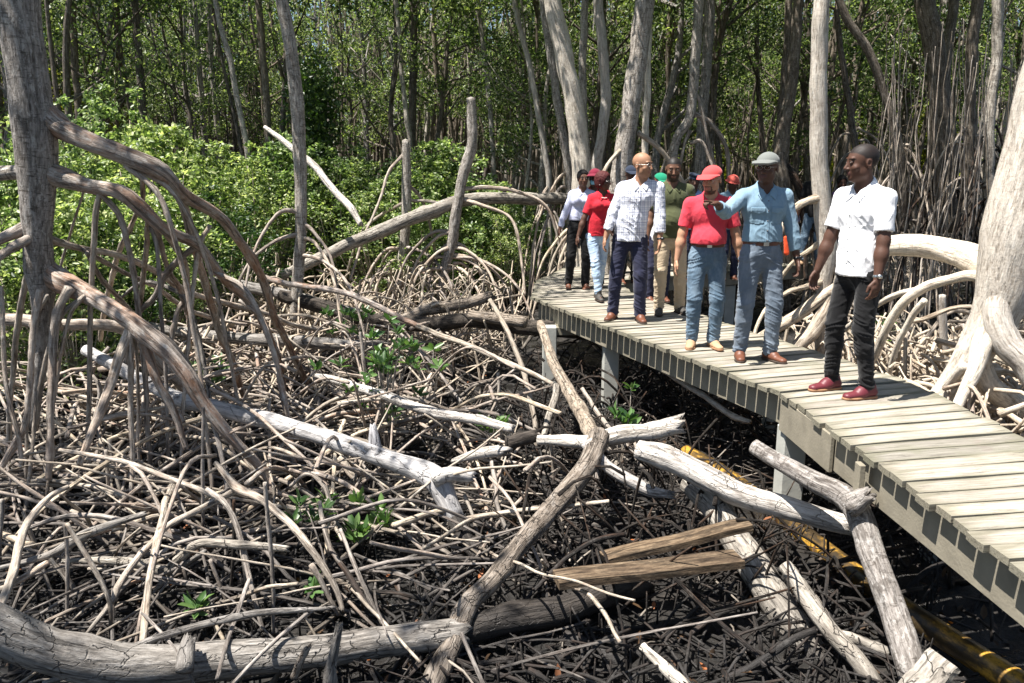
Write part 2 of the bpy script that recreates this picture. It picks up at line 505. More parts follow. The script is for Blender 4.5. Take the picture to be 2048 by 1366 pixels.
def bilerp_quad(a, b, c, d, s, t): return (a * (1 - s) + b * s) * (1 - t) + (d * (1 - s) + c * s) * t
rsd = np.random.RandomState(5)
walk = empty('boardwalk', (2.0, 6.0, 0))
tag(walk, 'raised grey timber boardwalk on concrete posts curving through the mangrove', 'boardwalk')
TH = .036
dV = []; dF = []; dtc = []; dr = []; de = []; dn = 0
def plank(p0, p1, q0, q1, zj):
    """p0-p1 one long edge, q0-q1 the other; xy Vectors"""
    global dn
    n = 7; m = 4
    z0, tl = zj, rsd.uniform(-.004, .004)
    r = rsd.uniform(); L = (p1 - p0).length; wd = (q0 - p0).length
    cup = rsd.uniform(-.004, .003)
    for zz in (0, 1):
        for i in range(n):
            for j in range(m):
                s, t = i / (n - 1), j / (m - 1)
                c = bilerp_quad(p0, p1, q1, q0, s, t)
                z = z0 - (0 if zz == 0 else TH) + tl * (t - .5) + cup * (1 - (2 * t - 1) ** 2) + .003 * math.sin(s * 5 + r * 9)
                dV.append((c.x, c.y, z)); dtc.append((s * L + r * 50, t * wd + r * 13, zz * TH)); dr.append(r)
                de.append(min(t, 1 - t, s * 4, (1 - s) * 4) * 2)
    def id(zz, i, j): return dn + zz * n * m + i * m + j
    for i in range(n - 1):
        for j in range(m - 1):
            dF.append([id(0, i, j), id(0, i + 1, j), id(0, i + 1, j + 1), id(0, i, j + 1)])
            dF.append([id(1, i, j + 1), id(1, i + 1, j + 1), id(1, i + 1, j), id(1, i, j)])
        dF.append([id(0, i, 0), id(1, i, 0), id(1, i + 1, 0), id(0, i + 1, 0)])
        dF.append([id(0, i + 1, m - 1), id(1, i + 1, m - 1), id(1, i, m - 1), id(0, i, m - 1)])
    for j in range(m - 1):
        dF.append([id(0, 0, j + 1), id(1, 0, j + 1), id(1, 0, j), id(0, 0, j)])
        dF.append([id(0, n - 1, j), id(1, n - 1, j), id(1, n - 1, j + 1), id(0, n - 1, j + 1)])
    dn += 2 * n * m
def run(a0, a1, b0, b1, count, gap=.016, z=0.0):
    """near edge a0->a1, far edge b0->b1, count planks across"""
    for i in range(count):
        s0, s1 = i / count, (i + 1) / count
        La = (a1 - a0).length / count; Lb = (b1 - b0).length / count
        ga, gb = gap / max(La, .02), gap / max(Lb, .02)
        ga = min(ga, .6); gb = min(gb, .6)
        pa, qa = a0.lerp(a1, s0), a0.lerp(a1, s0 + (s1 - s0) * (1 - ga))
        pb, qb = b0.lerp(b1, s0), b0.lerp(b1, s0 + (s1 - s0) * (1 - gb))
        ax = (pb - pa).normalized(); o1, o2 = rsd.uniform(-.018, .018, 2)
        plank(pa + ax * o1, pb + ax * o2, qa + ax * o1, qb + ax * o2, z + rsd.uniform(-.004, .004))
def xy(p): return Vector((p[0], p[1], 0))
# key corners on the deck plane
K = {
 'B0': Vector((2.14, 1.2, 0)), 'B0f': Vector((3.30, 1.2, 0)),
 'B1': Vector((1.97, 5.62, 0)), 'B1f': Vector((3.06, 5.95, 0)),
 'A1': Vector((.28, 9.75, 0)), 'A1f': Vector((1.50, 9.95, 0)),
}
K['A1f'] = PZ(1262, 585, 0); K['A1f'].z = 0
K['A1'] = PZ(1062, 594, 0)
K['CL'] = PZ(1072, 562, 0)
K['CB'] = PZ(1128, 536, 0)
K['CM'] = PZ(1240, 560, 0)
K['C1'] = PZ(1700, 521, 0)
K['C1b'] = PZ(1700, 508, 0)
K['C0b'] = PZ(1250, 524, 0)
print({k: tuple(round(q, 2) for q in v) for k, v in K.items()})
nB = int((K['B1'] - K['B0']).length / .142)
run(K['B0'], K['B1'], K['B0f'], K['B1f'], nB)
nA = int((K['A1'] - K['B1']).length / .125)
bz = K['B1'] + Vector((-.02, .015, 0))
run(bz, K['A1'], K['B1f'] + Vector((-.01, .02, 0)), K['A1f'], nA, .014, .0)
# corner fan
run(K['A1'] + Vector((0, .015, 0)), K['CL'], K['A1f'] + Vector((0, .012, 0)), K['CM'] , 7, .010, .0)
run(K['CL'] + Vector((0, .015, 0)), K['CB'], K['CM'] + Vector((.005, .012, 0)), K['C0b'], 12, .010, .0)
# far leg
run(K['CM'] + Vector((.05, .0, 0)), K['C1'], K['C0b'] + Vector((.06, 0, 0)), K['C1b'], 46, .012, .0)
deck = mesh_np('decking', dV, dF, M['deck'], walk, False,
               {'rnd': ('FLOAT', dr), 'edge': ('FLOAT', de), 'tc': ('FLOAT_VECTOR', dtc)})
walk.location = (0, 0, 0)
# stringers under the planks
def beam(name, a, b, h=.22, t=.045, ztop=-TH - .006, mat=None):
    d = b - a; L = d.length; ang = math.atan2(d.y, d.x)
    m = MB(); R = Matrix.Rotation(ang, 3, 'Z')
    c = (a + b) / 2; m.box((c.x, c.y, ztop - h / 2), (L, t, h), R, rsd.uniform())
    return m.build(name, mat or M['stringer'], walk, False, .004)
def inset(a, b, f, d): # edge a-b moved towards f by d
    n = (b - a).normalized(); q = f - a; q = q - n * q.dot(n); q.normalize(); return a + q * d, b + q * d
for (a, b, f) in ((K['B0'], K['B1'], K['B0f']), (K['B1'], K['A1'], K['B1f']), (K['A1'], K['CL'], K['A1f']), (K['CL'], K['CB'], K['CM'])):
    s, e = inset(a, b, f, .118)
    if a is K['B0']: s, e = inset(a, b, f, .118)[0], inset(a, b, f, .05)[1]
    n = (e - s).normalized() * .02
    beam('stringer', s + n, e - n, .24)
    s, e = inset(a, b, f, .55)
    if (b - a).length > 1: beam('stringer', s + n * 3, e - n * 3, .20)
for (a, b, f) in ((K['B0f'], K['B1f'], K['B0']), (K['B1f'], K['A1f'], K['B1']), (K['CM'], K['C1'], K['C0b'])):
    s, e = inset(a, b, f, .06); n = (e - s).normalized() * .02
    beam('stringer', s + n, e - n, .20)
# splice blocks on the near face
for u, v in ((1716, 925),):
    p = PZ(u, v, -.05)
    m = MB(); m.box((K['B1'].x + .03, p.y, -.19), (.035, .07, .27)); m.build('splice_block', M['stringer'], walk, False, .004)
# fascia cover board at the bend
s, e = inset(K['B0'], K['B1'], K['B0f'], .018)
m = MB(); d = (s - e).normalized(); c = e + d * .42
m.box((c.x, c.y, -.165), (.86, .028, .25), Matrix.Rotation(math.atan2(d.y, d.x), 3, 'Z')); m.build('fascia_board', M['stringer'], walk, False, .004)
# concrete posts
def post(p, w=.17, top=-.27, h=1.2):
    m = MB(); m.box((p.x, p.y, top - h / 2), (w, w, h)); return m.build('post', M['concrete'], walk, False, .01)
for u, v, z in ((1578, 862, -.27), (1213, 690, -.27), (1090, 660, -.3)):
    p = PZ(u, v, z); q = post(Vector((p.x + .06, p.y + .1, 0)))
    m = MB(); m.box((p.x + .62, p.y + .12, -.33), (1.25, .1, .1)); m.build('cross_beam', M['stringer'], walk, False, .004)
for p in (Vector((2.95, 5.1, 0)), Vector((2.6, 7.6, 0)), Vector((3.6, 13.1, 0)), Vector((6, 13.3, 0)), Vector((2.0, 12.2, 0)), Vector((2.95, 3.2, 0))): post(p)
# end beams of the far corner
m = MB(); q = (K['CM'] + K['A1f']) / 2
m.box((q.x, q.y, -.16), (.06, .3, .22)); m.build('end_beam', M['stringer'], walk, False, .004)
# the water pipe lying in the mud below the walk
def pipe_mat():
    t = NT('amber_pipe'); tc = t.attr('tc').outputs['Vector']
    n = t.noise(t.mapping(tc, (1, 1, .4)), 11, 5, .65); n2 = t.noise(tc, 60, 3)
    c = t.ramp(n, [(.42, (.035, .024, .012)), (.5, (.12, .07, .018)), (.60, (.45, .25, .035))])
    c = t.mix(t.math('MULTIPLY', t.ramp(n2, [(.55, 0.), (.65, 1.)]), .6), c, (.06, .045, .025))
    t.bsdf(c, .35, .5, t.bump(n2, .3, .004)); return t.m
M['pipe'] = pipe_mat()
P1 = [PZ(1372, 905, -1.0), PZ(1450, 950, -1.0), PZ(1640, 1095, -.99), PZ(1780, 1200, -.99), PZ(1930, 1300, -.98), PZ(2120, 1420, -.98)]
root = TB().add(P1, [.072] * 6, 18, .06, rough=.015, seed=3).build('water_pipe', M['pipe'])
tag(root, 'amber water pipe lying in the mud below the boardwalk', 'pipe')
# ================================================================== WOOD: traced logs, roots and sticks
def ymud(v, z=MUD): # depth at which the mud is seen on image row v
    if v <= 350: return 400.
    return PZ(1024, v, z).y
def path3(pts, k=.35, h=-1.03, Ys=None):
    """pts (u,v,w) in photo pixels -> 3-D points and radii; k: 0 stands up in its own plane, 1 lies on the mud"""
    pts = [tuple(map(float, p)) for p in pts]
    L = [0.]
    for a, b in zip(pts, pts[1:]): L.append(L[-1] + math.hypot(b[0] - a[0], b[1] - a[1]))
    if Ys is None:
        lo = 0 if pts[0][1] > pts[-1][1] else -1
        y_lo = ymud(pts[lo][1], h); y_hi = ymud(pts[-1 - lo if lo == 0 else 0][1], h)
        y_hi = 1 / ((1 - k) / y_lo + k / max(y_hi, .1))
        Ys = (y_lo, y_hi) if lo == 0 else (y_hi, y_lo)
    P = []; R = []
    for (u, v, w), l in zip(pts, L):
        if len(Ys) == len(pts): Y = Ys[len(P)]
        else:
            s = l / L[-1]; Y = 1 / ((1 - s) / Ys[0] + s / Ys[1])
        Y = min(Y, ymud(v, MUD - .02) if v > 360 else Y)
        P.append(PY(u, v, Y)); R.append(max(.004, w * Y / FPX / 2 * .98))
    return P, R
def zm(ox, oy, sc):
    return lambda *p: [(ox + x / sc, oy + y / sc, w / sc) for x, y, w in p]
Z3 = zm(0, 0, 2.926); Z4 = zm(0, 450, 2.926); Z5 = zm(0, 900, 2.926); Z6 = zm(680, 880, 2.81)
Z7 = zm(1348, 850, 2.647); Z8 = zm(600, 500, 2.926); Z9 = zm(1700, 350, 2.733); Z10 = zm(1320, 260, 2.315)
ZD = zm(1040, 560, 3.657)
_hs = [100]
def limb(pts, mat='stick', parent=None, name='branch', sides=None, jag=.0, wob=.010, rough=.1, knots=.0, wf=1., **kw):
    pts = [(p[0], p[1], p[2] * wf) for p in pts]
    P, R = path3(pts, **kw); _hs[0] += 1
    mw = max(p[2] for p in pts)
    if sides is None: sides = 8 if mw < 14 else (12 if mw < 30 else 20)
    o = TB().add(P, R, sides, None if mw < 14 else max(.02, max(R) * .6), rough=rough, wob=wob, seed=_hs[0], jag=jag, knots=knots).build(name, M[mat], parent)
    return o
def log(label, cat, pts, mat='drift', jag=.8, rough=.12, name='fallen_log', knots=.5, extra=(), **kw):
    kw.setdefault('wf', .95); o = limb(pts, mat, None, name, jag=jag, rough=rough, knots=knots, **kw)
    tag(o, label, cat)
    for e, ekw in extra:
        kk = dict(kw); kk.update(ekw)
        limb(e, mat, o, 'side_branch', jag=jag, rough=rough, **kk)
    return o
# ---- big fallen logs
log('thick grey weathered log lying across the bottom left corner of the scene', 'log',
    [(-90, 1215, 100), (0, 1262, 108), (100, 1303, 100), (230, 1325, 92), (370, 1322, 88), (520, 1312, 82), (640, 1302, 80), (760, 1285, 72), (890, 1268, 70), (930, 1262, 68)],
    'drift', Ys=(3.25, 3.95), rough=.09,
    extra=[(Z5((1080, 1290, 130), (1090, 1180, 120), (1110, 1100, 80)), dict(Ys=(3.35, 3.5)))])
log('black wet log continuing from under the flaking branch to the loose planks', 'log',
    [(925, 1262, 66), (1010, 1240, 72), (1110, 1222, 72), (1200, 1190, 68), (1290, 1172, 50)], 'drift_dark', Ys=(4.0, 4.5))
log('crooked branch with flaking brown bark reaching down to the bottom edge', 'log',
    [(1198, 872, 50), (1175, 930, 46), (1140, 975, 48), (1085, 1035, 46), (1030, 1105, 46), (985, 1160, 46), (935, 1215, 48), (905, 1285, 50), (880, 1345, 54), (850, 1420, 56)],
    'flaky', Ys=(5.6, 3.55), rough=.13, knots=.8)
log('long branch with flaking bark leaning from the boardwalk corner post into the debris', 'log',
    ZD((150, 320, 70), (200, 470, 72), (260, 620, 88), (350, 790, 100), (430, 930, 110), (500, 1060, 125), (560, 1170, 140), (600, 1243, 120)),
    'flaky', Ys=(8.2, 5.7), rough=.1, knots=.6)
log('smooth grey log with dark cracks crossing the middle of the root tangle', 'log',
    [(172, 700, 24), (235, 735, 28), (300, 770, 30), (360, 800, 34), (430, 815, 36), (520, 838, 38), (620, 865, 38), (700, 893, 40), (790, 925, 44), (865, 955, 56), (895, 1005, 46), (915, 1045, 40)],
    'drift_pale', Ys=(7.3, 5.35), rough=.06, knots=.3,
    extra=[([(868, 958, 40), (905, 948, 34), (945, 952, 28)], dict(Ys=(5.4, 5.5))),
           ([(752, 905, 34), (748, 870, 22), (745, 850, 10)], dict(Ys=(5.85, 5.9)))])
log('dark wet lower end of the cracked grey log sunk in the mud', 'log',
    [(912, 1040, 40), (935, 1085, 34), (965, 1130, 34)], 'drift_dark', Ys=(5.3, 5.0))
log('bright white bleached trunk lying toward the concrete post', 'log',
    [(1275, 897, 36), (1330, 915, 52), (1400, 950, 56), (1480, 990, 54), (1560, 1015, 54), (1640, 1035, 52), (1705, 1052, 40)],
    'drift_white', Ys=(5.2, 4.6), rough=.1)
log('grey lichen covered trunk bent like an elbow beside the boardwalk', 'log',
    [(1508, 893, 34), (1560, 925, 38), (1630, 965, 48), (1690, 998, 56), (1720, 1040, 62), (1748, 1120, 60), (1780, 1210, 64), (1815, 1310, 70), (1850, 1420, 78)],
    'trunk', Ys=(4.9, 3.55), rough=.08, extra=[([(1700, 1010, 60), (1722, 992, 44), (1735, 985, 36)], dict(Ys=(4.25, 4.2)))])
log('brown fibrous log running under the two loose planks to the bottom', 'log',
    [(1378, 965, 56), (1430, 1010, 66), (1475, 1085, 66), (1520, 1150, 80), (1570, 1225, 84), (1625, 1310, 80), (1640, 1335, 70)],
    'drift', Ys=(5.3, 4.0), rough=.1)
log('flat grey slab of bark wood leaning beside the brown fibrous log', 'slab',
    [(1570, 1130, 34), (1610, 1190, 40), (1660, 1260, 42), (1720, 1330, 46), (1770, 1400, 50)], 'drift', Ys=(4.3, 3.65), name='bark_slab')
log('pale sawn log with a splintered end on the debris below the walk', 'log',
    [(1075, 880, 20), (1120, 882, 28), (1180, 885, 34), (1240, 870, 40), (1300, 862, 40), (1362, 848, 44)], 'drift_white', Ys=(5.9, 5.7), knots=.4)
log('white splintered branch piece lying below the pale sawn log', 'branch',
    Z6((1390, 10, 90), (1500, 140, 80), (1640, 230, 85), (1750, 290, 80), (1860, 310, 50)), 'drift_white', Ys=(5.5, 5.2), jag=2.)
log('short white broken chunk of wood with torn fibres near the middle', 'chunk',
    Z8((890, 1235, 30), (980, 1210, 60), (1080, 1190, 80), (1195, 1180, 80)), 'drift_white', Ys=(5.85, 5.85), jag=1.5, name='wood_chunk')
log('dark rotten stump end beside the short white chunk', 'stump',
    Z8((1210, 1130, 90), (1290, 1105, 100), (1380, 1090, 80)), 'drift_dark', Ys=(5.9, 5.95), name='rotten_stump')
log('long bleached log with cracks behind the seedlings in the middle', 'log',
    Z8((95, 735, 30), (200, 760, 55), (350, 805, 62), (520, 860, 66), (700, 920, 62), (900, 975, 66), (1100, 1010, 60), (1250, 1050, 56)), 'drift_white', Ys=(7.6, 6.1), rough=.07)
log('long grey fallen trunk propped up above the roots behind the cut stump', 'log',
    [(548, 556, 16), (600, 535, 24), (690, 492, 27), (790, 450, 29), (880, 415, 28), (945, 398, 26), (1040, 396, 24), (1150, 398, 24)], 'drift', Ys=(12.5, 15.0), rough=.07)
log('orange streaked root lying in a long arc through the middle', 'root',
    [(520, 553, 12)] + Z8((0, 210, 36), (150, 230, 38), (300, 262, 38), (450, 325, 38), (600, 400, 38), (720, 450, 36)), 'root_orange', Ys=(9.6, 8.6), name='fallen_root', jag=0)
log('tan root continuing the orange arc towards the flaking branch', 'root',
    Z8((690, 445, 34), (850, 510, 36), (1000, 565, 36), (1170, 640, 36), (1330, 710, 34), (1480, 790, 30)), 'root_pale', Ys=(8.6, 7.2), name='fallen_root', jag=0)
log('charred black log lying behind the orange root', 'log',
    [(560, 590, 26), (640, 612, 30), (740, 640, 30), (850, 648, 32), (950, 640, 34), (1040, 655, 34), (1150, 662, 34)], 'drift_dark', Ys=(10.6, 9.6))
log('rough dark log with a sawn reddish end near the boardwalk corner', 'log',
    [(940, 630, 22), (985, 636, 26), (1050, 645, 28)], 'flaky', Ys=(9.8, 9.5), jag=0)
log('brown barked log slanting up on top of the black log', 'log',
    [(800, 640, 22), (860, 618, 26), (930, 606, 26), (985, 590, 20)], 'flaky', Ys=(10.2, 10.2))
log('long grey log lying flat behind the left tree roots', 'log',
    [(300, 655, 22), (430, 672, 26), (560, 680, 28), (700, 690, 26), (765, 690, 22)], 'drift', Ys=(9.6, 9.2))
log('cracked grey trunk fallen behind the orange roots', 'log',
    [(400, 555, 20), (500, 575, 24), (600, 598, 28), (700, 625, 26), (760, 640, 20)], 'drift', Ys=(11.4, 10.4))
log('dead white trunk leaning in the green shrubs', 'trunk',
    [(530, 254, 8), (570, 285, 13), (625, 330, 15), (665, 375, 15), (700, 415, 15), (722, 450, 12)], 'drift_white', Ys=(13.5, 12.2), name='fallen_log')
log('black sooty log in the mud at the bottom middle', 'log',
    Z6((1260, 1110, 100), (1400, 1170, 110), (1540, 1230, 100), (1680, 1290, 70)), 'drift_dark', Ys=(4.1, 3.9))
log('pale splintered plank like shard at the bottom edge', 'shard',
    Z6((1700, 1160, 50), (1790, 1250, 80), (1880, 1340, 90), (1960, 1420, 90)), 'drift_white', Ys=(3.75, 3.5), jag=3, name='wood_shard')
log('short pale branch stub under the elbow trunk', 'chunk',
    Z7((880, 1110, 60), (1000, 1160, 72), (1140, 1215, 80)), 'drift_white', Ys=(4.05, 3.95), name='wood_chunk')
log('upright forked stump remnant on the bottom left log', 'stump',
    Z5((1930, 1370, 110), (1945, 1260, 80), (1970, 1130, 62), (1990, 1025, 50)), 'drift', Ys=(3.5, 3.5), jag=1.5, name='broken_stump')
log('small flaky stump beside the forked stump remnant', 'stump',
    Z5((1720, 1330, 60), (1760, 1230, 54), (1800, 1150, 44)), 'flaky', Ys=(3.5, 3.5), jag=1.5, name='broken_stump')
log('smooth grey bent branch hanging below the flaking branch', 'branch',
    Z8((1500, 790, 40), (1490, 880, 50), (1455, 990, 46), (1425, 1100, 40)), 'drift', Ys=(6.9, 6.3), name='dead_branch')
log('bent grey branch with a kink near the bottom left', 'branch',
    Z5((365, 650, 30), (600, 640, 55), (800, 655, 60), (955, 705, 64), (1050, 630, 62), (1180, 548, 62), (1400, 560, 58), (1690, 582, 46)), 'drift', Ys=(4.5, 4.4), name='dead_branch',
    extra=[(Z5((890, 845, 24), (960, 780, 30), (1100, 670, 32), (1210, 590, 30)), dict(Ys=(4.5, 4.4)))])
log('long splintered branch resting on the bottom left log', 'branch',
    Z5((250, 1366, 30), (450, 1300, 50), (700, 1205, 60), (900, 1110, 52), (1150, 1030, 50), (1400, 975, 50), (1600, 945, 46), (1950, 912, 22)), 'drift', Ys=(3.35, 3.9), jag=2, name='dead_branch')
log('forked grey branch crossing above the kinked branch', 'branch',
    Z5((1260, 75, 34), (1310, 130, 44), (1390, 225, 60), (1530, 290, 52), (1700, 430, 50), (1850, 620, 48), (1960, 800, 44), (2010, 950, 30)), 'stick', Ys=(5.0, 4.3), name='dead_branch',
    extra=[(Z5((1385, 235, 45), (1200, 330, 42), (1000, 430, 40), (900, 530, 42), (800, 640, 44), (690, 790, 48), (640, 900, 42), (470, 1110, 22)), dict(Ys=(4.95, 3.95)))])
log('thick pale arching stick at the left edge near the bottom', 'branch',
    Z5((400, 215, 30), (300, 270, 36), (200, 370, 44), (135, 490, 56), (85, 720, 62), (0, 940, 54)), 'stick', Ys=(4.8, 4.0), name='dead_branch')
log('grey split branch lying from the left edge over the mud', 'branch',
    Z5((0, 690, 35), (160, 650, 42), (320, 600, 52), (500, 495, 68), (640, 440, 52), (850, 372, 36)), 'drift', Ys=(4.3, 4.7), name='dead_branch')
log('brown root lying on the mud at the left edge', 'branch',
    Z5((0, 815, 40), (140, 740, 44), (280, 655, 40)), 'root', Ys=(4.1, 4.4), name='dead_branch')
# loose sawn boards
def board(label, a, b, w, th, mat, drop=0.):
    A, B = a, b; d = (B - A); L = d.length; x = d.normalized(); y = Vector((0, 0, 1)).cross(x).normalized(); z = x.cross(y)
    R = np.array([list(x), list(y), list(z)]).T
    n = 14; V = []; F = []; tcs = []
    for i in range(n):
        for (yy, zz) in ((-w / 2, -th / 2), (w / 2, -th / 2), (w / 2, th / 2), (-w / 2, th / 2)):
            p = A + x * (L * i / (n - 1)) + y * (yy + random.uniform(-.002, .002)) + z * (zz + .004 * math.sin(i * .7))
            V.append(p); tcs.append((yy, zz, L * i / (n - 1)))
    for i in range(n - 1):
        for j in range(4): F.append([i * 4 + j, i * 4 + (j + 1) % 4, i * 4 + 4 + (j + 1) % 4, i * 4 + 4 + j])
    F += [[3, 2, 1, 0], [n * 4 - 4, n * 4 - 3, n * 4 - 2, n * 4 - 1]]
    o = mesh_np('loose_plank', V, F, M[mat], None, False, {'tc': ('FLOAT_VECTOR', tcs)})
    tag(o, label, 'plank'); return o
M['plank'] = wood_mat('muddy_shaded_plank', (.035, .024, .016), (.12, .085, .055), (.24, .185, .125), patch=.7, lichen=0, ringy=.1, tide=False)  # muddy brown, with the shade it lies in darkened into the colour
board('muddy plank in shade darkened brown lying nearest the camera on the debris', PZ(1112, 1160, -.62), PZ(1478, 1118, -.60), .15, .045, 'plank')
board('upper muddy plank in shade darkened brown crossing behind the nearest loose plank', PZ(1205, 1118, -.66), PZ(1498, 1048, -.50), .12, .04, 'plank')
o = board('grey broken board end stuck in the debris at the bottom right', PZ(1825, 1390, -.7), PZ(1890, 1318, -.55), .16, .03, 'drift')

# ---- traced sticks (each one its own object)
def sticks(items, mat, name, label, cat, group, **kw):
    for it in items:
        kk = dict(kw); pts = it
        if isinstance(it, tuple): pts, e = it; kk.update(e)
        m = kk.pop('mat', mat)
        kk.setdefault('wf', .84); kk.setdefault('knots', .4); o = limb(pts, m, None, name, jag=.5, rough=.14, **kk); tag(o, label, cat, group)
V0 = dict(k=.04)
sticks([Z4((700, 430, 18), (830, 335, 26), (960, 350, 30), (1090, 430, 32), (1150, 600, 30), (1200, 850, 34), (1220, 1050, 34), (1210, 1346, 30))], 'drift', 'dead_branch', 'slender grey branch arched like a cane in front of the left tree roots', 'branch', None, k=.1)
sticks([Z8((1110, 290, 30), (1200, 450, 36), (1290, 650, 40), (1340, 850, 40), (1380, 1060, 36), (1385, 1160, 34))], 'root_pale', 'dead_branch', 'straight tan pole leaning against the flaking branch', 'branch', None, k=.2)
G1 = ('dead_stick', 'thin weathered stick standing or leaning in the dark root tangle', 'stick', 'thin sticks in the root tangle')
